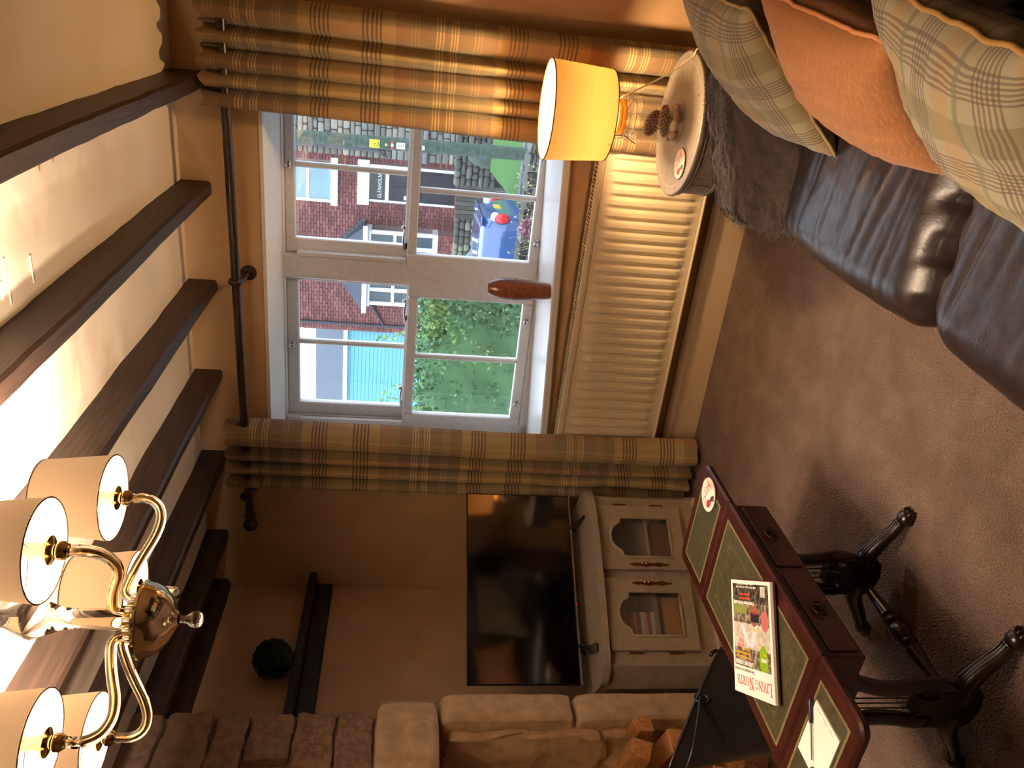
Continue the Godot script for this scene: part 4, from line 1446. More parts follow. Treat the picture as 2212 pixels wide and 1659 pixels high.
	tb.t = Transform3D(Basis(Vector3(1, 0, 0), Vector3(0, 0, 1), Vector3(0, -1, 0)), Vector3(0, 0.098, -0.18))
	var L := 0.43
	var prof := []
	for q in [[0.0, 0.0], [0.012, 0.0], [0.017, 0.012], [0.011, 0.03], [0.014, 0.08], [0.019, 0.145], [0.021, 0.155], [0.015, 0.163], [0.023, 0.172], [0.023, 0.180], [0.015, 0.188], [0.024, 0.198], [0.026, 0.215], [0.024, 0.232], [0.015, 0.242], [0.023, 0.250], [0.023, 0.258], [0.015, 0.267], [0.021, 0.275], [0.019, 0.285], [0.014, 0.35], [0.011, 0.40], [0.017, 0.418], [0.012, 0.43], [0.0, 0.43]]:
		prof.append(Vector2(q[0], q[1] * L / 0.43))
	tb.lathe(prof, 24)
	obj("stretcher", tb, M.darkwood, t)

func cover_print(x: int, y: int) -> Color:
	# the cover: white title band, a busy garden photograph below it
	var u := x / 192.0
	var v := y / 256.0
	if u < 0.05 or u > 0.955 or v < 0.235 or v > 0.965:
		return Color8(238, 224, 214)
	var n := cov.get_noise_2d(x * 1.0, y * 1.0)
	var c := Color8(60, 54, 46).lerp(Color8(150, 138, 120), clampf(0.5 + n * 1.4, 0, 1))
	if v > 0.40 and v < 0.62:
		c = c.lerp(Color8(224, 216, 204), 0.6)
	if v > 0.80:
		c = c.darkened(0.4)
	for e in [[0.50, 0.42, 0.38, 0.62], [0.56, 0.42, 0.74, 0.60]]:
		var k := clampf((v - e[1]) / (e[3] - e[1]), 0, 1)
		if v > e[1] and v < e[3] and absf(u - lerpf(e[0], e[2], k)) < 0.05:
			c = Color8(196, 196, 204)
	if (Vector2(u, v) - Vector2(0.42, 0.70)).length() < 0.10:
		c = Color8(130, 84, 60)
	if u > 0.30 and u < 0.50 and v > 0.64 and v < 0.72:
		c = Color8(36, 34, 44)
	if (Vector2(u, v) - Vector2(0.16, 0.66)).length() < 0.09:
		c = Color8(168, 96, 96)
	if ((Vector2(u, v) - Vector2(0.22, 0.33)) * Vector2(1.0, 0.85)).length() < 0.105:
		c = Color8(120, 156, 30)
	if u > 0.60 and v > 0.70 and v < 0.78:
		c = Color8(120, 126, 60)
	if u > 0.12 and u < 0.24 and v > 0.86 and v < 0.95:
		c = Color8(232, 226, 214) if int(u * 260) % 3 < 2 and v < 0.93 and v > 0.875 else Color8(210, 204, 190)
		if int(x) % 3 == 0 and v < 0.94:
			c = Color8(50, 46, 44)
	return c

var cov: FastNoiseLite

func table_things() -> void:
	coaster(Vector3(-1.248, 0.5012, 1.343), 0.9, "round bird-print coaster on the far leaf of the library table")
	cov = noise(0.06, 4, 5)
	var X := Vector3(-0.625, 0, -0.78).normalized()
	var Z := Vector3.UP
	var Y := Z.cross(X)
	var at := Vector3(-1.364, 0.501, 1.80)
	var cen := [[0.0035, "magazine with a maroon cover at the bottom of the pile on the library table", rgb(96, 30, 44), 0.0, Vector3(-0.004, 0, -0.009)], [0.0095, "thick magazine with pale page edges in the middle of the pile on the table", rgb(190, 140, 70), 0.0035, Vector3(-0.002, 0, -0.002)]]
	for q in cen:
		var m := thing("magazine", q[1], "magazine", at + q[4] + Vector3(0, q[3], 0), Basis(X, Z, X.cross(Z)), "pile of magazines on the library table")
		obj("pages", boxes([[-0.105, 0.105, 0.0005, q[0] - 0.0008, -0.137, 0.137]], 0.0), mat(rgb(190, 168, 140), 0.8), m)
		obj("cover", boxes([[-0.107, 0.107, 0.0, 0.0008, -0.1385, 0.1385], [-0.107, 0.107, q[0] - 0.0008, q[0], -0.1385, 0.1385], [-0.1072, -0.1064, 0.0, q[0], -0.1385, 0.1385]], 0.0), mat(q[2], 0.4), m)
	# the top one: local x reads along its title, local -z is the head of the page
	var m := thing("magazine", "white-bordered glossy magazine with a red title on top of the pile", "magazine", at + Vector3(0, 0.013, 0), Basis(X, Z, X.cross(Z)), "pile of magazines on the library table")
	obj("pages", boxes([[-0.109, 0.109, 0.0005, 0.0062, -0.137, 0.137]], 0.0), mat(rgb(212, 190, 166), 0.8), m)
	obj("cover", boxes([[-0.111, 0.111, 0.0, 0.0007, -0.139, 0.139], [-0.111, 0.111, 0.0062, 0.0069, -0.139, 0.139], [-0.1112, -0.1105, 0.0, 0.0069, -0.139, 0.139]], 0.0), M.paper, m)
	var f := MB.new()
	for q in [[-0.111, -0.139, 0, 0], [0.111, -0.139, 1, 0], [0.111, 0.139, 1, 1], [-0.111, 0.139, 0, 1]]:
		f.add(Vector3(q[0], 0.00715, q[1]), Vector2(q[2], q[3]))
	f.quad(0, 3, 2, 1)
	var pm := mat(Color.WHITE, 0.3)
	pm.albedo_texture = image_tex(192, 256, cover_print)
	var pf := obj("printed_cover", f, pm, m)
	var flat := Basis(Vector3(1, 0, 0), Vector3(0, 0, -1), Vector3(0, 1, 0))
	var red := mat(rgb(170, 56, 40), 0.4)
	var wh := mat(rgb(236, 226, 214), 0.4)
	var yl := mat(rgb(214, 164, 40), 0.4)
	var og := mat(rgb(190, 76, 40), 0.4)
	var put := func(s: String, font: String, h: float, x: float, z: float, mm: Material, sx := 1.0, wt := 400) -> void:
		text(s, font, h, Vector3(x, 0.0074, z), pf, mm, flat * Basis.from_scale(Vector3(sx, 1, 1)), wt)
	put.call("L", "Droid Serif", 0.040, -0.100, -0.108, red, 0.85)
	put.call("IVING", "Droid Serif", 0.029, -0.080, -0.106, red, 0.85)
	put.call("N", "Droid Serif", 0.040, -0.002, -0.108, red, 0.85)
	put.call("ORTH", "Droid Serif", 0.029, 0.026, -0.106, red, 0.85)
	put.call("The magazine for Yorkshire", "Droid Serif", 0.0085, -0.008, -0.082, M.black)
	put.call("LOOK NO FURTHER", "Droid Sans", 0.014, -0.004, -0.064, wh, 0.8, 700)
	for k in 3:
		put.call(["for the best places to eat", "this autumn and winter", "in the north"][k], "Droid Sans", 0.009, 0.010, -0.051 + 0.010 * k, yl, 0.9, 700)
	for k in 2:
		put.call(["SPECIAL", "STYLE"][k], "Droid Sans", 0.010, 0.045, -0.022 + 0.011 * k, og, 1.0, 700)
	put.call("WIN!", "Droid Sans", 0.012, -0.078, -0.046, wh, 1.0, 700)
	put.call("a stay", "Droid Sans", 0.008, -0.080, -0.034, yl)
	put.call("From Here to Eternity", "Droid Sans", 0.0125, -0.020, 0.083, wh, 0.9, 700)
	for k in 2:
		put.call(["the northern", "garden story"][k], "Droid Sans", 0.010, 0.0, 0.094 + 0.010 * k, og, 1.0, 700)
	put.call("GIFTS", "Droid Sans", 0.011, -0.040, 0.062, red, 1.0, 700)
	put.call("TOP 10", "Droid Sans", 0.012, -0.050, 0.022, yl, 1.0, 700)
	put.call("walks  food  homes  arts  style  travel", "Droid Sans", 0.007, -0.035, 0.122, wh)
	put.call("gardens  diary  people  health", "Droid Sans", 0.007, -0.02, 0.130, wh)
	# notepad and pen
	var n := thing("notepad", "blank white notepad on the near leaf of the library table under the pen", "notepad", Vector3(-1.348, 0.5008, 2.124))
	obj("sheets", boxes([[-0.073, 0.073, 0.0, 0.004, -0.054, 0.053]], 0.0004), M.paper, n)
	var ln := MB.new()
	for k in 14:
		if k % 5 != 4:
			ln.box(Vector3(0.062 + 0.001 * (k % 2), 0.0042, -0.040 + 0.0055 * k), Vector3(0.0016, 0.0003, 0.004), 0.0)
	obj("small_print", ln, mat(rgb(150, 140, 134), 0.8), n)
	var dirv := Vector3(-0.108, 0, 0.074).normalized()
	var pen := thing("pen", "clear ballpoint pen with black cap lying across the white notepad", "pen", Vector3(-1.298, 0.5090, 2.067), Basis(dirv, Vector3.UP, dirv.cross(Vector3.UP)))
	var cp := MB.new()
	cp.tube([Vector3(-0.016, 0, 0), Vector3(-0.010, 0, 0), Vector3(0.022, 0, 0), Vector3(0.034, 0, 0)], [0.003, 0.0046, 0.0046, 0.0042], 12)
	cp.box(Vector3(0.006, 0.0048, 0), Vector3(0.036, 0.0014, 0.003), 0.0005)
	obj("cap", cp, M.black, pen)
	var brl := MB.new()
	brl.tube([Vector3(0.034, 0, 0), Vector3(0.124, 0, 0)], 0.0038, 8)
	obj("barrel", brl, M.thin_glass, pen)
	var ink := MB.new()
	ink.tube([Vector3(0.034, 0, 0), Vector3(0.110, 0, 0)], 0.0014, 8)
	obj("ink_tube", ink, M.black, pen)
	var tip := MB.new()
	tip.tube([Vector3(0.124, 0, 0), Vector3(0.136, 0, 0)], 0.0038, 10)
	obj("end_plug", tip, M.black, pen)

func scuttle_and_logs() -> void:
	var s := thing("coal_scuttle", "black metal coal scuttle with spout beside the fireplace jamb", "coal scuttle", Vector3(-2.035, 0, 1.44))
	var mb := MB.new()
	var sec := func(f: float, a: float, inset: float) -> Vector3:
		# f: 0 at the foot, 1 at the rim; the rim is a long oval that climbs towards the spout (+z)
		var rx := lerpf(0.085, 0.125, pow(f, 0.8)) - inset
		var rz := lerpf(0.095, 0.235, pow(f, 1.1)) - inset
		var z := lerpf(0.03, -0.015, f) + rz * sin(a)
		var y := f * (0.40 + 0.17 * clampf(z / 0.24, -1, 1))
		var x := rx * cos(a) * (1.0 - 0.45 * f * clampf(sin(a), 0, 1) * clampf(sin(a), 0, 1))
		return Vector3(x, y + 0.006, z)
	mb.grid(56, 16, func(u, v): return sec.call(v, -TAU * u, 0.0))
	mb.grid(56, 16, func(u, v): return sec.call(1.0 - v, -TAU * u, 0.004) + Vector3(0, 0.004 * v, 0))
	obj("bucket", mb, M.iron, s)
	var rim := []
	for k in 57:
		rim.append(sec.call(1.0, TAU * k / 56, 0.002))
	var rb := MB.new()
	rb.tube(rim, 0.0045, 8)
	obj("rolled_rim", rb, M.rim_highlight, s)
	var foot := MB.new()
	foot.lathe([Vector2(0, 0), Vector2(0.098, 0), Vector2(0.092, 0.03), Vector2(0.0, 0.03)], 32, Vector3(0, 0, 0.03))
	obj("foot_ring", foot, M.iron, s)
	for q in [1.0, -1.0]:
		var e := MB.new()
		var ring := []
		for k in 17:
			ring.append(Vector3(0.115 * q, 0.425 + 0.022 * sin(TAU * k / 16), 0.05 + 0.018 * cos(TAU * k / 16)))
		e.tube(ring, 0.004, 6, 1.0, Vector3.RIGHT)
		obj("handle_lug", e, M.iron, s)
	var h := MB.new()
	h.tube(spline([Vector3(-0.120, 0.43, 0.05), Vector3(-0.125, 0.455, 0.12), Vector3(-0.11, 0.50, 0.21), Vector3(0.0, 0.53, 0.255), Vector3(0.10, 0.50, 0.21), Vector3(0.12, 0.43, 0.05)], 40), 0.0045, 8)
	obj("bail_handle", h, M.iron, s)
	var gh := MB.new()
	gh.tube(spline([Vector3(0.03, 0.20, -0.17), Vector3(0.03, 0.225, -0.215), Vector3(0.03, 0.26, -0.235), Vector3(0.03, 0.285, -0.215)], 16), 0.007, 8)
	obj("rear_grip", gh, M.iron, s)
	# split logs stacked in the hearth, ends towards the room
	var L := [[1.245, 0.475, 0.075, 0.7, 0], [1.345, 0.495, 0.085, 0.2, 1], [1.31, 0.385, 0.09, 2.1, 2], [1.405, 0.375, 0.085, 1.2, 3], [1.265, 0.29, 0.08, 3.0, 4], [1.365, 0.275, 0.09, 0.5, 5], [1.465, 0.27, 0.085, 1.9, 6], [1.275, 0.185, 0.085, 2.4, 7], [1.38, 0.165, 0.09, 0.9, 8], [1.475, 0.16, 0.085, 3.4, 9], [1.29, 0.085, 0.085, 1.4, 10], [1.395, 0.08, 0.085, 0.1, 11], [1.495, 0.08, 0.085, 2.7, 12]]
	for q in L:
		var lg := MB.new()
		var ends := [-0.27, -0.02 + 0.04 * rng.randf()]
		var ring := []
		var rr: float = q[2] * 0.62
		for k in 5:
			ring.append(Vector2(rr * 0.35 + -rr * 0.9, 0) if k == 0 else Vector2(rr * cos(-0.75 + 0.5 * (k - 1)), rr * sin(-0.75 + 0.5 * (k - 1))) * (0.9 + 0.2 * rng.randf()))
		ring.append(Vector2(rr * 0.1, rr * 1.0))
		lg.t = Transform3D(Basis(Vector3(0, cos(q[3]), sin(q[3])), Vector3(0, -sin(q[3]), cos(q[3])), Vector3(1, 0, 0)), Vector3(ends[0], 0, 0))
		lg.prism(Geometry2D.convex_hull(PackedVector2Array(ring)).slice(1), ends[1] - ends[0], 0.003)
		var o := obj("split_log", lg, M.logs[q[4] % 3])
		o.position = Vector3(-2.31, q[1], q[0])
		o.rotation = Vector3(0, -0.42 + 0.10 * rng.randfn(), 0.05 * rng.randfn())
		tag(o, "split log in the " + ["top row, beside the jamb", "top row, away from the jamb", "second row from the top, beside the jamb", "second row from the top, away from the jamb", "middle row, beside the jamb", "middle row, at its centre", "middle row, farthest from the jamb", "second row from the bottom, beside the jamb", "second row from the bottom, at its centre", "second row from the bottom, farthest from the jamb", "bottom row, beside the jamb", "bottom row, at its centre", "bottom row, farthest from the jamb"][q[4]], "log", "split logs stacked in the hearth")

func chandelier() -> void:
	var C := Vector3(-1.012, 1.84, 2.124)
	var c := thing("chandelier", "five-arm glass chandelier with pale fabric drum shades, lit", "chandelier", C)
	var bowl := MB.new()
	bowl.lathe([Vector2(0.0, -0.066), Vector2(0.012, -0.066), Vector2(0.016, -0.062), Vector2(0.022, -0.060), Vector2(0.038, -0.052), Vector2(0.052, -0.040), Vector2(0.060, -0.027), Vector2(0.064, -0.014), Vector2(0.066, -0.012), Vector2(0.066, -0.008), Vector2(0.060, -0.006), Vector2(0.0, -0.006)], 48)
	obj("bowl", bowl, mat(rgb(226, 212, 188), 0.09, {"metallic": 1.0}), c)
	var col := MB.new()
	col.lathe([Vector2(0, -0.006), Vector2(0.046, -0.006), Vector2(0.046, 0.0), Vector2(0.030, 0.002), Vector2(0.030, 0.016), Vector2(0.022, 0.02), Vector2(0, 0.02)], 32)
	obj("collar", col, M.gilt, c)
	var cups := MB.new()
	for k in 15:
		var a := TAU * k / 15
		cups.tube([Vector3(0.038 * cos(a), -0.006, 0.038 * sin(a)), Vector3(0.038 * cos(a), 0.012, 0.038 * sin(a))], 0.0045, 8)
	obj("collar_cups", cups, M.chrome, c)
	var fin := MB.new()
	fin.lathe([Vector2(0, -0.107), Vector2(0.006, -0.1065), Vector2(0.0115, -0.103), Vector2(0.0145, -0.096), Vector2(0.013, -0.088), Vector2(0.008, -0.081), Vector2(0.006, -0.074), Vector2(0.008, -0.066), Vector2(0, -0.066)], 28)
	obj("finial", fin, M.crystal, c)
	var stem := MB.new()
	stem.lathe([Vector2(0, 0.02), Vector2(0.020, 0.02), Vector2(0.018, 0.05), Vector2(0.016, 0.09), Vector2(0.019, 0.12), Vector2(0.030, 0.15), Vector2(0.035, 0.166), Vector2(0.030, 0.182), Vector2(0.018, 0.205), Vector2(0.013, 0.235), Vector2(0.012, 0.30), Vector2(0.020, 0.34), Vector2(0.013, 0.37), Vector2(0.012, 0.42), Vector2(0, 0.42)], 24)
	obj("glass_stem", stem, M.crystal, c)
	var top := MB.new()
	top.lathe([Vector2(0, 0.42), Vector2(0.014, 0.42), Vector2(0.05, 0.432), Vector2(0.055, 0.46), Vector2(0, 0.46)], 32)
	obj("ceiling_cup", top, M.gilt, c)
	var E := [Vector3(-0.876, 1.89, 1.966), Vector3(-0.789, 1.89, 2.223), Vector3(-1.127, 1.89, 1.921), Vector3(-1.056, 1.89, 2.333), Vector3(-1.238, 1.89, 2.175)]
	for e in E:
		var d: Vector3 = e - C
		d.y = 0
		var R := d.length()
		d = d.normalized()
		var P := func(r: float, y: float) -> Vector3: return d * r + Vector3(0, y, 0)
		var k := R / 0.213
		var am := MB.new()
		am.tube(spline([P.call(0.030, -0.008), P.call(0.034, 0.016), P.call(0.048, 0.027), P.call(0.083 * k, 0.018), P.call(0.115 * k, 0.006), P.call(0.145 * k, -0.006), P.call(0.175 * k, -0.011), P.call(0.200 * k, -0.003), P.call(R, 0.018), P.call(R, 0.046)], 48), 0.0088, 14)
		var arm := obj("arm", am, M.crystal, c)
		var tb := MB.new()
		tb.tube(spline([P.call(0.030, -0.008), P.call(0.034, 0.016), P.call(0.048, 0.027), P.call(0.083 * k, 0.018), P.call(0.115 * k, 0.006), P.call(0.145 * k, -0.006), P.call(0.175 * k, -0.011), P.call(0.200 * k, -0.003), P.call(R, 0.018), P.call(R, 0.046)], 40), 0.0026, 8)
		obj("wire_sleeve", tb, M.gilt, arm)
		var so := MB.new()
		so.t = Transform3D(Basis(), d * R)
		so.lathe([Vector2(0, 0.044), Vector2(0.010, 0.044), Vector2(0.014, 0.050), Vector2(0.014, 0.058), Vector2(0.010, 0.062), Vector2(0.010, 0.066), Vector2(0.022, 0.068), Vector2(0.022, 0.071), Vector2(0.012, 0.073), Vector2(0.012, 0.158), Vector2(0, 0.158)], 20)
		obj("candle_holder", so, M.gilt, arm)
		var Y0 := 0.076
		var Y1 := 0.194
		var sh := MB.new()
		sh.grid(56, 4, func(u, v): return d * R + Vector3(lerpf(0.0765, 0.064, v) * cos(-TAU * u), lerpf(Y0, Y1, v), lerpf(0.0765, 0.064, v) * sin(-TAU * u)))
		var shade := obj("shade", sh, M.shade, c)
		var li := MB.new()
		li.grid(56, 4, func(u, v): return d * R + Vector3(lerpf(0.0755, 0.063, v) * cos(TAU * u), lerpf(Y0, Y1, v), lerpf(0.0755, 0.063, v) * sin(TAU * u)))
		obj("lining", li, M.lining, shade)
		for q in [[Y0, 0.0762], [Y1, 0.0638]]:
			var pts := []
			for i in 57:
				pts.append(d * R + Vector3(q[1] * cos(TAU * i / 56), q[0], q[1] * sin(TAU * i / 56)))
			var rm := MB.new()
			rm.tube(pts, 0.0014, 6)
			obj("shade_rim", rm, mat(rgb(96, 72, 50), 0.8), shade)
		var sp := MB.new()
		for i in 3:
			var a := TAU * i / 3 + 0.5
			sp.tube([d * R + Vector3(0.012 * cos(a), 0.098, 0.012 * sin(a)), d * R + Vector3(0.073 * cos(a), 0.098, 0.073 * sin(a))], 0.0011, 6)
		obj("shade_carrier", sp, M.chrome, shade)
		var bl := MB.new()
		bl.blob(d * R + Vector3(0, 0.176, 0), Vector3(0.03, 0.036, 0.03))
		obj("bulb", bl, mat(rgb(255, 236, 200), 0.5, {"emission_enabled": true, "emission": rgb(255, 220, 160), "emission_energy_multiplier": 5.0}), c)
		omni(d * R + Vector3(0, 0.178, 0), WARM, CHANDELIER, 0.015, c)

func outdoors() -> void:
	struct("ground", boxes([[-30, 20, -1.2, -0.55, -40, -0.6]], 0.0), mottle(rgb(128, 128, 130), rgb(156, 156, 158), 0.03, 0.95, 0.4, 0.0, true))
	house()
	garage()
	gable()
	utility_pole()
	garden()
	car()

func brick_wall(parent: Node, rects: Array, holes: Array, z: float, cols: Array, bw := 0.225, bh := 0.075) -> void:
	# individual bricks proud of the mortar, laid in stretcher bond and cut to fit where openings are
	var b := MB.new()
	b.box(Vector3.ZERO, Vector3(bw - 0.012, bh - 0.012, 0.05), 0.003)
	var xf := []
	var cl := []
	for r in rects:
		var row := 0
		var y: float = r[2]
		while y + bh <= r[3] + 0.001:
			var x: float = r[0] - (bw / 2 if row % 2 else 0.0)
			while x < r[1]:
				var x0 := maxf(x, r[0])
				var x1 := minf(x + bw, r[1])
				for h in holes:
					if y + bh / 2 > h[2] and y + bh / 2 < h[3]:
						if x0 >= h[0] and x1 <= h[1]:
							x1 = x0
						elif x0 < h[0] and x1 > h[0]:
							x1 = h[0]
						elif x0 < h[1] and x1 > h[1]:
							x0 = h[1]
				if x1 - x0 > 0.04:
					xf.append(Transform3D(Basis.from_scale(Vector3((x1 - x0) / bw, 1, 1)), Vector3((x0 + x1) / 2, y + bh / 2, z + 0.004 * rng.randf())))
					cl.append(lin(cols[0].lerp(cols[1], rng.randf())))
				x += bw
			y += bh
			row += 1
	instances("bricks", parent, b.mesh(), M.leaf, xf, cl)

func house() -> void:
	var Z := -18.0
	var h := thing("brick_house", "red brick house across the street with white window and door surrounds", "house", Vector3.ZERO)
	obj("wall", boxes([[-9.02, -4.05, -0.6, 6.5, Z - 0.4, Z]], 0.0), mat(rgb(150, 124, 124), 0.95), h)
	brick_wall(h, [[-9.02, -4.04, -0.3, 6.4]], [[-5.38, -4.3, 3.30, 4.75], [-5.28, -4.25, 0.2, 2.6], [-8.0, -5.9, -0.6, 2.5]], Z + 0.012, [rgb(98, 52, 50), rgb(136, 80, 76)])
	brick_wall(h, [[-8.0, -5.9, -0.3, 0.60]], [], Z + 0.512, [rgb(98, 52, 50), rgb(136, 80, 76)])
	var white := mat(rgb(244, 246, 248), 0.6)
	var dk := mat(rgb(60, 78, 84), 0.1)
	# upper window: sill, surround, transom bars, panes
	var w := obj("window", boxes([[-5.45, -4.2, 3.28, 3.46, Z, Z + 0.10], [-5.38, -5.30, 3.46, 4.7, Z, Z + 0.06], [-4.48, -4.38, 3.46, 4.7, Z, Z + 0.06], [-5.38, -4.38, 4.02, 4.10, Z, Z + 0.05], [-5.45, -4.3, 4.7, 4.95, Z, Z + 0.08]], 0.01), white, h)
	for p in [[3.46, 4.02], [4.10, 4.70]]:
		obj("pane", boxes([[-5.30, -4.48, p[0], p[1], Z + 0.0, Z + 0.03]], 0.0), mat(rgb(128, 164, 172), 0.05), w)
	# front door with a fanlight
	var d := obj("doorway", boxes([[-5.36, -4.18, 2.47, 2.78, Z, Z + 0.10], [-5.26, -5.20, 0.2, 2.47, Z, Z + 0.07], [-4.36, -4.28, 0.2, 2.47, Z, Z + 0.07], [-5.24, -4.30, 1.96, 2.06, Z, Z + 0.06]], 0.01), white, h)
	obj("door", boxes([[-5.20, -4.36, 0.2, 1.96, Z, Z + 0.035], [-5.14, -4.82, 1.1, 1.85, Z + 0.03, Z + 0.05], [-4.72, -4.42, 1.1, 1.85, Z + 0.03, Z + 0.05], [-5.14, -4.82, 0.35, 0.95, Z + 0.03, Z + 0.05], [-4.72, -4.42, 0.35, 0.95, Z + 0.03, Z + 0.05]], 0.01), mat(rgb(30, 32, 44), 0.3), d)
	var fl := obj("fanlight", boxes([[-5.20, -4.36, 2.06, 2.47, Z, Z + 0.03]], 0.0), mat(rgb(34, 42, 46), 0.1), d)
	text("GLENHOLME", "Droid Sans", 0.13, Vector3(-5.16, 2.20, Z + 0.034), fl, white, Basis.from_scale(Vector3(0.95, 1, 1)))
	var lb := MB.new()
	lb.box(Vector3(-5.10, 1.52, Z + 0.06), Vector3(0.12, 0.09, 0.02), 0.01)
	obj("letter_box", lb, mat(rgb(200, 200, 200), 0.3), d)
	# bay: hipped roof, white frames
	var bay := obj("bay", boxes([[-8.02, -5.88, 2.36, 2.52, Z, Z + 0.62]], 0.01), white, h)
	obj("bay_sill", boxes([[-8.0, -5.9, 0.60, 0.74, Z, Z + 0.58]], 0.01), white, bay)
	obj("bay_base", boxes([[-8.0, -5.9, -0.6, 0.60, Z, Z + 0.5]], 0.01), mat(rgb(140, 112, 112), 0.95), bay)
	for k in 6:
		var x := -7.95 + 0.40 * k
		obj("bay_mullion", boxes([[x - 0.05, x + 0.05, 0.74, 2.36, Z + 0.44, Z + 0.54]], 0.01), white, bay)
		if k < 5:
			obj("bay_pane", boxes([[x + 0.05, x + 0.35, 0.74, 1.70, Z + 0.46, Z + 0.48], [x + 0.05, x + 0.35, 1.78, 2.36, Z + 0.46, Z + 0.48]], 0.0), dk, bay)
	obj("bay_transom", boxes([[-7.95, -5.95, 1.70, 1.78, Z + 0.44, Z + 0.53]], 0.005), white, bay)
	var rf := MB.new()
	var a0 := Vector3(-8.12, 2.54, Z + 0.75)
	var a1 := Vector3(-5.78, 2.54, Z + 0.75)
	var b0 := Vector3(-8.12, 2.54, Z)
	var b1 := Vector3(-5.78, 2.54, Z)
	var t0 := Vector3(-7.35, 3.3, Z)
	var t1 := Vector3(-6.55, 3.3, Z)
	var inn := Vector3(-6.95, 2.6, Z + 0.1)
	rf.face([a0, a1, t1, t0], inn)
	rf.face([a1, b1, t1], inn)
	rf.face([a0, t0, b0], inn)
	rf.face([a0, a1, b1, b0], inn)
	obj("bay_roof", rf, mat(rgb(58, 66, 80), 0.7), h)
	for q in [[t1, b1], [t0, b0]]:
		var lead := MB.new()
		for s in 9:
			var p: Vector3 = q[0].lerp(q[1], s / 8.0)
			lead.box(p + Vector3(0, 0.05, 0.03), Vector3(0.13, 0.11, 0.05), 0.004)
		obj("lead_flashing", lead, mat(rgb(70, 78, 90), 0.6), h)
	obj("fascia", boxes([[-8.16, -5.74, 2.44, 2.56, Z + 0.72, Z + 0.80]], 0.01), white, h)
	var dp := MB.new()
	dp.tube([Vector3(-8.79, 6.4, Z + 0.07), Vector3(-8.80, -0.5, Z + 0.07)], 0.045, 10)
	obj("drainpipe", dp, mat(rgb(52, 50, 62), 0.5), h)
	var dq := MB.new()
	dq.tube([Vector3(-8.0, 2.42, Z + 0.08), Vector3(-8.75, 1.98, Z + 0.08)], 0.038, 10)
	obj("branch_pipe", dq, mat(rgb(52, 50, 62), 0.5), h)
	# a low brick pier and wall by the street in front of the bay
	var gw := thing("garden_wall", "low brick and stone wall in front of the brick house", "wall", Vector3.ZERO)
	obj("core", boxes([[-8.2, -5.5, -0.6, 0.28, -15.2, -14.95]], 0.01), mat(rgb(180, 140, 140), 0.9), gw)
	brick_wall(gw, [[-8.2, -5.5, -0.6, 0.22]], [], -14.945, [rgb(92, 46, 44), rgb(128, 74, 70)])
	obj("coping", boxes([[-8.25, -5.45, 0.26, 0.36, -15.25, -14.9]], 0.01), mat(rgb(120, 52, 48), 0.9), gw)

func garage() -> void:
	var Z := -18.3
	var g := thing("outbuilding", "pale blue boarded outbuilding with a slate roof beside the brick house", "outbuilding", Vector3.ZERO)
	obj("wall", boxes([[-13.5, -9.06, -0.6, 3.02, Z - 3, Z]], 0.0), mat(rgb(104, 164, 180), 0.7), g)
	for k in 22:
		obj("board", boxes([[-13.5, -9.06, 0.55 + k * 0.112, 0.655 + k * 0.112, Z, Z + 0.02]], 0.004), M.blueboard, g)
	obj("fascia", boxes([[-13.6, -9.04, 2.98, 3.10, Z, Z + 0.12]], 0.01), mat(rgb(244, 246, 248), 0.6), g)
	obj("roof", boxes([[-13.6, -9.04, 3.0, 3.06, Z - 3, Z + 0.05]], 0.0), mat(rgb(84, 96, 110), 0.7), g)
	var sl := MB.new()
	sl.box(Vector3(0, 0, 0.13), Vector3(0.19, 0.012, 0.28), 0.003)
	var xf := []
	var cl := []
	var tilt := Basis(Vector3.RIGHT, deg_to_rad(24))
	for r in 14:
		for k in 25:
			var x := -13.6 + 0.2 * k + (0.1 if r % 2 else 0.0)
			if x > -9.12:
				continue
			xf.append(Transform3D(tilt * Basis(Vector3.RIGHT, -0.04 + 0.03 * rng.randf()), Vector3(x, 3.10 + r * 0.082, Z + 0.02 - r * 0.185 - 0.26)))
			cl.append(lin(Color8(56, 70, 84).lerp(Color8(92, 106, 118), rng.randf())))
	instances("slates", g, sl.mesh(), M.leaf, xf, cl)
	var rp := MB.new()
	rp.face([Vector3(-13.6, 3.06, Z + 0.02), Vector3(-9.06, 3.06, Z + 0.02), Vector3(-9.06, 4.18, Z - 2.5), Vector3(-13.6, 4.18, Z - 2.5)], Vector3(-11, 2, Z - 2))
	obj("roof_deck", rp, mat(rgb(70, 80, 92), 0.8), g)

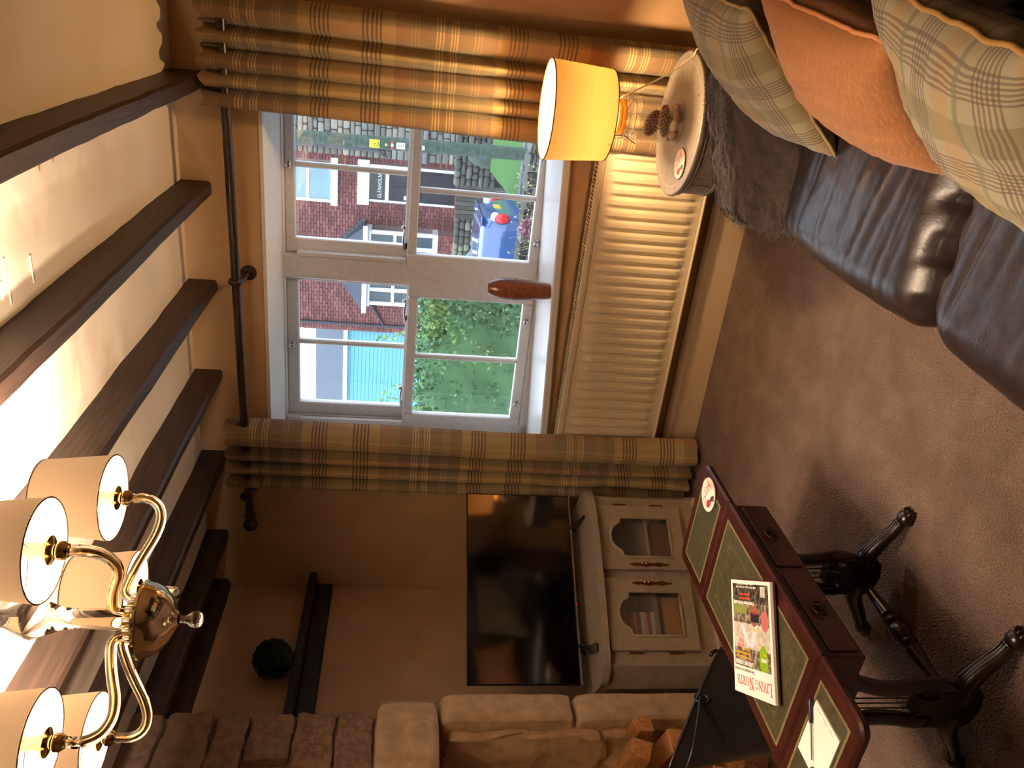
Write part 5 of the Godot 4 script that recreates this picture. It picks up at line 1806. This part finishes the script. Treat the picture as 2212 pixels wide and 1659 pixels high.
func gable() -> void:
	# coursed grey stone building on the right, nearer than the brick house
	var Z := -16.0
	var g := thing("stone_building", "grey coursed stone building behind the utility pole", "building", Vector3.ZERO)
	obj("wall", boxes([[-3.72, 3.0, -0.6, 7.5, Z - 4, Z]], 0.0), mat(rgb(96, 94, 88), 0.95), g)
	var s := MB.new()
	s.blob(Vector3.ZERO, Vector3(1.0, 1.0, 0.09), 9.0, 0.06, 3, 16, 10)
	var xf := []
	var cl := []
	var y := -0.5
	while y < 6.0:
		var hh := 0.10 + 0.07 * rng.randf()
		var x := -3.74
		while x < 0.6:
			var l := 0.16 + 0.30 * rng.randf()
			xf.append(Transform3D(Basis.from_scale(Vector3(l - 0.015, hh - 0.012, 1.0)), Vector3(x + l / 2, y + hh / 2, Z + 0.01)))
			cl.append(lin(Color8(92, 90, 82).lerp([Color8(134, 130, 118), Color8(112, 114, 110)][rng.randi() % 2], rng.randf())))
			x += l
		y += hh
	instances("stones", g, s.mesh(), M.leaf, xf, cl)
	var dp := MB.new()
	dp.tube([Vector3(-3.55, 7.0, Z + 0.12), Vector3(-3.55, 2.2, Z + 0.12), Vector3(-3.70, 2.0, Z + 0.12)], 0.035, 8)
	obj("drainpipe", dp, mat(rgb(66, 66, 72), 0.5), g)
	obj("string_course", boxes([[-3.76, 1.0, 1.05, 1.16, Z, Z + 0.14]], 0.02), mat(rgb(110, 112, 118), 0.9), g)

func utility_pole() -> void:
	var p := thing("utility_pole", "mossy green wooden utility pole with a yellow warning sign", "utility pole", Vector3(-1.80, 0, -7.0))
	var mb := MB.new()
	mb.tube([Vector3(0.03, -0.6, 0), Vector3(0, 2, 0), Vector3(-0.04, 6.5, 0)], [0.085, 0.078, 0.07], 20)
	obj("post", mb, mottle(rgb(46, 66, 56), rgb(78, 94, 84), 0.03, 0.9, 2.0), p)
	var plate := func(called: String, y: float, w: float, hh: float, c: Color) -> MeshInstance3D:
		return obj(called, boxes([[-w / 2, w / 2, y - hh / 2, y + hh / 2, 0.078, 0.084]], 0.003), mat(c, 0.4), p)
	var yel: MeshInstance3D = plate.call("warning_sign", 1.875, 0.10, 0.125, rgb(236, 214, 40))
	var tr := MB.new()
	tr.tube([Vector3(-0.032, 1.845, 0.085), Vector3(0.032, 1.845, 0.085), Vector3(0, 1.905, 0.085), Vector3(-0.032, 1.845, 0.085)], 0.0035, 6, 0.3, Vector3.BACK)
	tr.box(Vector3(0.002, 1.867, 0.085), Vector3(0.008, 0.024, 0.002), 0.0)
	tr.box(Vector3(0, 1.829, 0.085), Vector3(0.06, 0.006, 0.002), 0.0)
	obj("warning_triangle", tr, M.black, yel)
	plate.call("marker_disc", 1.735, 0.028, 0.028, rgb(220, 206, 90))
	for q in [[0.036, rgb(200, 40, 50)], [0.0, rgb(240, 236, 236)], [-0.036, rgb(200, 40, 50)]]:
		obj("striped_band", boxes([[q[0] - 0.018, q[0] + 0.018, 1.645, 1.672, 0.078, 0.084]], 0.002), mat(q[1], 0.4), p)
	var wl: MeshInstance3D = plate.call("number_label", 1.555, 0.075, 0.105, rgb(232, 238, 240))
	var dm := MB.new()
	for k in 4:
		dm.box(Vector3(0, 1.520 + 0.022 * k, 0.0845), Vector3(0.022, 0.012, 0.001), 0.0)
	obj("label_marks", dm, mat(rgb(70, 110, 170), 0.5), wl)
	plate.call("number_label", 1.305, 0.05, 0.09, rgb(222, 226, 220))

func garden() -> void:
	# nearest: dry stone wall, hedge, plants; then lawn bank, rubble wall and fence
	var w := thing("dry_stone_wall", "low grey dry stone garden wall just outside the window", "wall", Vector3.ZERO)
	var cols := [M.gstone0, M.gstone1, M.gstone2]
	obj("core", boxes([[-2.36, 0.3, -0.6, 0.36, -3.95, -3.65]], 0.0), M.gstone0, w)
	var y := -0.5
	var row := 0
	while y < 0.40:
		var hh := rng.randf_range(0.07, 0.12)
		var x := -2.36
		while x < 0.2:
			var l := rng.randf_range(0.10, 0.22)
			var mb := MB.new()
			mb.blob(Vector3.ZERO, Vector3(l, hh * 1.06, 0.28), 3.6, 0.55, row * 40 + int(x * 30), 20, 13)
			var o := obj("stone", mb, cols[rng.randi() % 3], w)
			o.position = Vector3(x + l / 2, y + hh / 2, -3.68 + 0.03 * rng.randf())
			x += l * 0.96
		y += hh * 0.95
		row += 1
	# hedge
	var h := thing("hedge", "dense green leafy hedge filling the lower panes nearest the television", "hedge", Vector3.ZERO)
	var hb := MB.new()
	var hn := noise(1.0, 3, 90)
	softbox(hb, Vector3(-3.75, 0.35, -3.55), Vector3(1.32, 0.86, 0.52), 0.25, 20, func(_q, p): return Vector3(1, 1, 1) * 0.12 * hn.get_noise_3dv(p * 3.0))
	obj("mass", hb, mat(rgb(70, 110, 68), 0.95), h)
	var xf := []
	var cl := []
	for k in 26000:
		var i := rng.randi() % hb.v.size()
		var p := hb.v[i] + Vector3(rng.randfn(), rng.randfn(), rng.randfn()) * 0.055
		xf.append(Transform3D(any_turn().scaled(Vector3.ONE * rng.randf_range(0.7, 1.3)), p))
		var c := Color8(36, 74, 42).lerp(Color8(96, 140, 88), rng.randf())
		if hn.get_noise_3dv(p * 1.5) > 0.25:
			c = c.lerp(Color8(150, 160, 60), 0.45)
		cl.append(lin(c))
	for s in 26:
		var bx := rng.randf_range(-4.4, -2.5)
		var pp := Vector3(bx, 1.12, -3.4 + 0.3 * rng.randf())
		var n := rng.randi_range(8, 16)
		if bx > -3.1 and s % 3 != 0:
			continue
		for k in n:
			pp += Vector3(rng.randfn() * 0.012 - 0.004, 0.034, rng.randfn() * 0.012)
			for e in 2:
				xf.append(Transform3D(any_turn(), pp))
				cl.append(lin(Color8(90, 140, 80).lerp(Color8(160, 190, 110), rng.randf())))
	instances("leaves", h, leaf_mesh(0.026, 0.046), M.leaf, xf, cl)
	# dried hydrangea head
	var hy := thing("hydrangea_head", "dried pink hydrangea flower head just outside the window", "flower", Vector3(-1.575, 0.505, -2.7))
	var hc := MB.new()
	hc.blob(Vector3.ZERO, Vector3(0.11, 0.10, 0.11))
	obj("core", hc, mat(rgb(92, 58, 66), 0.9), hy)
	var st := MB.new()
	st.tube([Vector3(0, -0.03, 0), Vector3(-0.02, -0.2, 0.0), Vector3(-0.03, -1.05, 0.02)], 0.007, 8)
	obj("stem", st, mat(rgb(140, 84, 78), 0.9), hy)
	xf = []
	cl = []
	for k in 420:
		var d := Vector3(rng.randfn(), rng.randfn(), rng.randfn()).normalized()
		xf.append(Transform3D(Basis(Quaternion(Vector3.UP, d)) * Basis(Vector3(rng.randfn(), 0, rng.randfn()).normalized(), 0.9), d * 0.055))
		cl.append(lin(Color8(120, 70, 84).lerp(Color8(206, 158, 170), rng.randf())))
	instances("petals", hy, leaf_mesh(0.022, 0.026), M.leaf, xf, cl)
	# shrub of thin stems with pale yellow tips
	var sh := thing("winter_shrub", "bare twiggy shrub with pale yellow tips by the garden wall", "shrub", Vector3(0, 0, 0))
	var tw := MB.new()
	xf = []
	cl = []
	for k in 46:
		var p := Vector3(rng.randf_range(-2.05, -1.15), -0.5, rng.randf_range(-3.35, -2.95))
		var top := p + Vector3(rng.randfn() * 0.22, rng.randf_range(0.75, 1.10), rng.randfn() * 0.08)
		var mid := p.lerp(top, 0.55) + Vector3(rng.randfn() * 0.05, 0, 0.03)
		var pts := spline([p, mid, top], 8)
		tw.tube(pts, 0.0022, 5)
		for e in 7:
			var q: Vector3 = pts[4 + e % 5] + Vector3(rng.randfn(), rng.randfn(), rng.randfn()) * 0.012
			xf.append(Transform3D(any_turn().scaled(Vector3.ONE * rng.randf_range(0.5, 1.0)), q))
			cl.append(lin(Color8(206, 196, 130).lerp(Color8(244, 232, 180), rng.randf())))
	obj("stems", tw, mat(rgb(120, 110, 84), 0.9), sh)
	instances("tips", sh, leaf_mesh(0.016, 0.026), M.leaf, xf, cl)
	# glossy green shoots in front of the car
	var gs := thing("green_shrub", "glossy green shrub shoots in front of the blue car", "shrub", Vector3.ZERO)
	xf = []
	cl = []
	var gst := MB.new()
	for q in [[-1.99, 0.62], [-1.93, 0.50], [-2.03, 0.72], [-1.90, 0.40], [-2.02, 0.50], [-1.86, 0.36]]:
		var top := Vector3(q[0], q[1], -2.75)
		gst.tube([Vector3(q[0] - 0.05, -0.5, -2.8), top], 0.004, 6)
		for k in 16:
			var d := Vector3(rng.randfn(), 0.6 + absf(rng.randfn()), rng.randfn()).normalized()
			xf.append(Transform3D(Basis(Quaternion(Vector3.UP, d)).scaled(Vector3.ONE * rng.randf_range(1.2, 2.0)), top - Vector3(0, 0.012 * k, 0)))
			cl.append(lin(Color8(40, 110, 40).lerp(Color8(110, 180, 70), rng.randf())))
	obj("stems", gst, mat(rgb(70, 90, 50), 0.9), gs)
	instances("leaves", gs, leaf_mesh(0.022, 0.05), M.leaf, xf, cl)
	# lawn bank
	var lb := MB.new()
	var ln := noise(1.0, 3, 31)
	lb.grid(24, 12, func(u, v): return Vector3(lerpf(-2.75, 1.0, u), lerpf(-0.16, 0.05, v) + 0.03 * ln.get_noise_2d(u * 9.0, v * 6.0), lerpf(-8.2, -10.6, v)))
	lb.box(Vector3(-0.87, -0.42, -9.4), Vector3(3.7, 0.35, 2.4), 0.0)
	var lawn := obj("lawn", lb, mottle(rgb(40, 82, 32), rgb(82, 126, 56), 0.1, 0.95, 1.2, 2.0))
	tag(lawn, "sloping green lawn beyond the dry stone wall", "lawn", "", "stuff")
	var kb := obj("kerb", boxes([[-2.8, 1.0, -0.6, -0.13, -8.2, -8.0]], 0.01), mat(rgb(86, 92, 98), 0.9))
	tag(kb, "grey stone kerb along the front of the lawn", "kerb")
	# rubble wall behind the lawn
	var rw := thing("rubble_wall", "dark rubble stone wall behind the lawn", "wall", Vector3.ZERO)
	obj("core", boxes([[-3.32, 1.0, -0.6, 0.48, -12.4, -12.05]], 0.0), mat(rgb(66, 66, 66), 0.95), rw)
	y = -0.2
	row = 0
	while y < 0.52:
		var hh := rng.randf_range(0.09, 0.15)
		var x := -3.34
		while x < -1.9:
			var l := rng.randf_range(0.10, 0.24)
			var mb := MB.new()
			mb.blob(Vector3.ZERO, Vector3(l, hh, 0.2), 5.0, 0.22, row * 31 + int(x * 17), 10, 7)
			var o := obj("stone", mb, [M.gstone1, M.gstone2, M.gstone3][rng.randi() % 3], rw)
			o.position = Vector3(x + l / 2, y + hh / 2, -12.03)
			x += l
		y += hh
		row += 1
	var bin := MB.new()
	bin.blob(Vector3.ZERO, Vector3(0.42, 0.95, 0.4), 2.6, 0.2, 9)
	var bo := obj("boulder", bin, mat(rgb(62, 74, 66), 0.9))
	bo.position = Vector3(-2.55, -0.06, -10.9)
	tag(bo, "dark mossy boulder on the bank in front of the rubble wall", "boulder")
	# board fence
	var f := thing("board_fence", "dark weathered upright board fence behind the blue car", "fence", Vector3.ZERO)
	for k in 8:
		var x := -3.96 + 0.082 * k
		obj("board", boxes([[x, x + 0.072, -0.6, 0.52 + 0.02 * rng.randf(), -12.02 - 0.02 * (k % 2), -11.99]], 0.004), [M.fence0, M.fence1][k % 2], f)
	obj("rail", boxes([[-4.0, -3.3, 0.2, 0.28, -12.08, -12.03]], 0.0), M.fence0, f)
	# pale rubble wall left of the fence
	var pw := thing("rubble_wall", "buff rubble stone wall between the board fence and the brick house", "wall", Vector3.ZERO)
	obj("core", boxes([[-6.0, -4.0, -0.6, 0.40, -13.2, -12.9]], 0.0), mat(rgb(110, 100, 90), 0.95), pw)
	y = -0.2
	row = 0
	while y < 0.42:
		var hh := rng.randf_range(0.08, 0.13)
		var x := -5.6
		while x < -4.05:
			var l := rng.randf_range(0.10, 0.2)
			var mb := MB.new()
			mb.blob(Vector3.ZERO, Vector3(l, hh, 0.16), 5.0, 0.22, row * 31 + int(x * 17), 10, 7)
			var o := obj("stone", mb, [M.gstone1, M.gstone4, M.gstone3][rng.randi() % 3], pw)
			o.position = Vector3(x + l / 2, y + hh / 2, -12.88)
			x += l
		y += hh
		row += 1

func car() -> void:
	# a small blue car seen from behind; its tail is at local z = 0 and it points to -z
	var c := thing("car", "blue car parked beyond the garden wall showing its rear lamp", "car", Vector3(-2.80, -0.55, -8.1), Basis(Vector3.UP, deg_to_rad(94)))
	var paint := mat(rgb(38, 78, 136), 0.25, {"clearcoat_enabled": true, "clearcoat": 1.0, "clearcoat_roughness": 0.05})
	# sections along the car: z, half width, bottom, waist, top
	var S := [[0.06, 0.60, 0.34, 0.60, 0.74], [0.0, 0.74, 0.26, 0.66, 0.92], [-0.14, 0.82, 0.22, 0.68, 0.985], [-0.5, 0.86, 0.20, 0.70, 0.99], [-0.9, 0.87, 0.20, 0.70, 0.975], [-2.0, 0.88, 0.20, 0.70, 0.955], [-2.9, 0.87, 0.20, 0.68, 0.90], [-3.6, 0.82, 0.20, 0.60, 0.80], [-3.95, 0.66, 0.26, 0.50, 0.64]]
	var ring := func(s: Array, a: float) -> Vector3:
		var x: float = s[1]
		var pts := [Vector2(-x * 0.92, s[2]), Vector2(-x, (s[2] + s[3]) / 2), Vector2(-x, s[3]), Vector2(-x * 0.90, s[4] - 0.06), Vector2(-x * 0.72, s[4]), Vector2(x * 0.72, s[4]), Vector2(x * 0.90, s[4] - 0.06), Vector2(x, s[3]), Vector2(x, (s[2] + s[3]) / 2), Vector2(x * 0.92, s[2]), Vector2(-x * 0.92, s[2])]
		var f := a * (pts.size() - 1)
		var k := mini(int(f), pts.size() - 2)
		var p: Vector2 = pts[k].lerp(pts[k + 1], f - k)
		return Vector3(p.x, p.y, s[0])
	var mb := MB.new()
	mb.grid(40, 32, func(u, v):
		var f: float = v * (S.size() - 1)
		var k := mini(int(f), S.size() - 2)
		return ring.call(S[k], u).lerp(ring.call(S[k + 1], u), f - k), true)
	mb.face([ring.call(S[0], 0.0), ring.call(S[0], 0.2), ring.call(S[0], 0.3), ring.call(S[0], 0.4), ring.call(S[0], 0.5), ring.call(S[0], 0.6), ring.call(S[0], 0.7), ring.call(S[0], 0.8), ring.call(S[0], 0.9)], Vector3(0, 0.5, -1))
	obj("body", mb, paint, c)
	var cab := MB.new()
	var pr := [Vector2(-0.75, 0.96), Vector2(-1.25, 1.34), Vector2(-1.9, 1.38), Vector2(-2.55, 0.94)]
	for k in 3:
		cab.grid(6, 3, func(u, v):
			var p: Vector2 = pr[k].lerp(pr[k + 1], v)
			var w: float = lerpf(0.80, 0.60, clampf((p.y - 0.95) / 0.4, 0, 1))
			return Vector3(lerpf(-w, w, u), p.y, p.x))
	for s in [-1.0, 1.0]:
		cab.face([Vector3(0.80 * s, 0.96, -0.75), Vector3(0.61 * s, 1.34, -1.25), Vector3(0.60 * s, 1.38, -1.9), Vector3(0.80 * s, 0.94, -2.55)], Vector3(0, 1.1, -1.6))
	obj("cabin_glass", cab, mat(rgb(84, 112, 116), 0.08), c)
	obj("boot_lip", boxes([[-0.70, 0.70, 0.955, 0.985, -0.10, 0.02]], 0.01), paint, c)
	for s in [-1.0, 1.0]:
		var l := MB.new()
		l.blob(Vector3(0.70 * s, 0.70, 0.02), Vector3(0.22, 0.22, 0.14), 2.2)
		var lamp := obj("rear_lamp", l, mat(rgb(196, 24, 32), 0.15), c)
		var l2 := MB.new()
		l2.blob(Vector3(0.66 * s, 0.79, 0.03), Vector3(0.15, 0.13, 0.13), 2.2)
		obj("reversing_lens", l2, mat(rgb(230, 236, 240), 0.15), lamp)
	obj("number_plate", boxes([[-0.16, 0.16, 0.66, 0.76, 0.055, 0.066]], 0.003), mat(rgb(206, 176, 60), 0.4), c)
	obj("bumper", boxes([[-0.74, 0.74, 0.34, 0.54, -0.05, 0.085]], 0.04), mat(rgb(34, 68, 120), 0.35), c)
	obj("side_marker", boxes([[0.845, 0.862, 0.62, 0.65, -0.62, -0.48]], 0.003), mat(rgb(220, 110, 40), 0.3), c)
	for s in [-1.0, 1.0]:
		for z in [-0.85, -3.1]:
			var wm := MB.new()
			wm.t = Transform3D(Basis(Vector3(0, 1, 0), Vector3(-1, 0, 0), Vector3(0, 0, 1)), Vector3(0.89 * s, 0.31, z))
			wm.lathe([Vector2(0, -0.09), Vector2(0.28, -0.09), Vector2(0.31, -0.06), Vector2(0.31, 0.06), Vector2(0.28, 0.09), Vector2(0, 0.09)], 28)
			obj("wheel", wm, M.black, c)
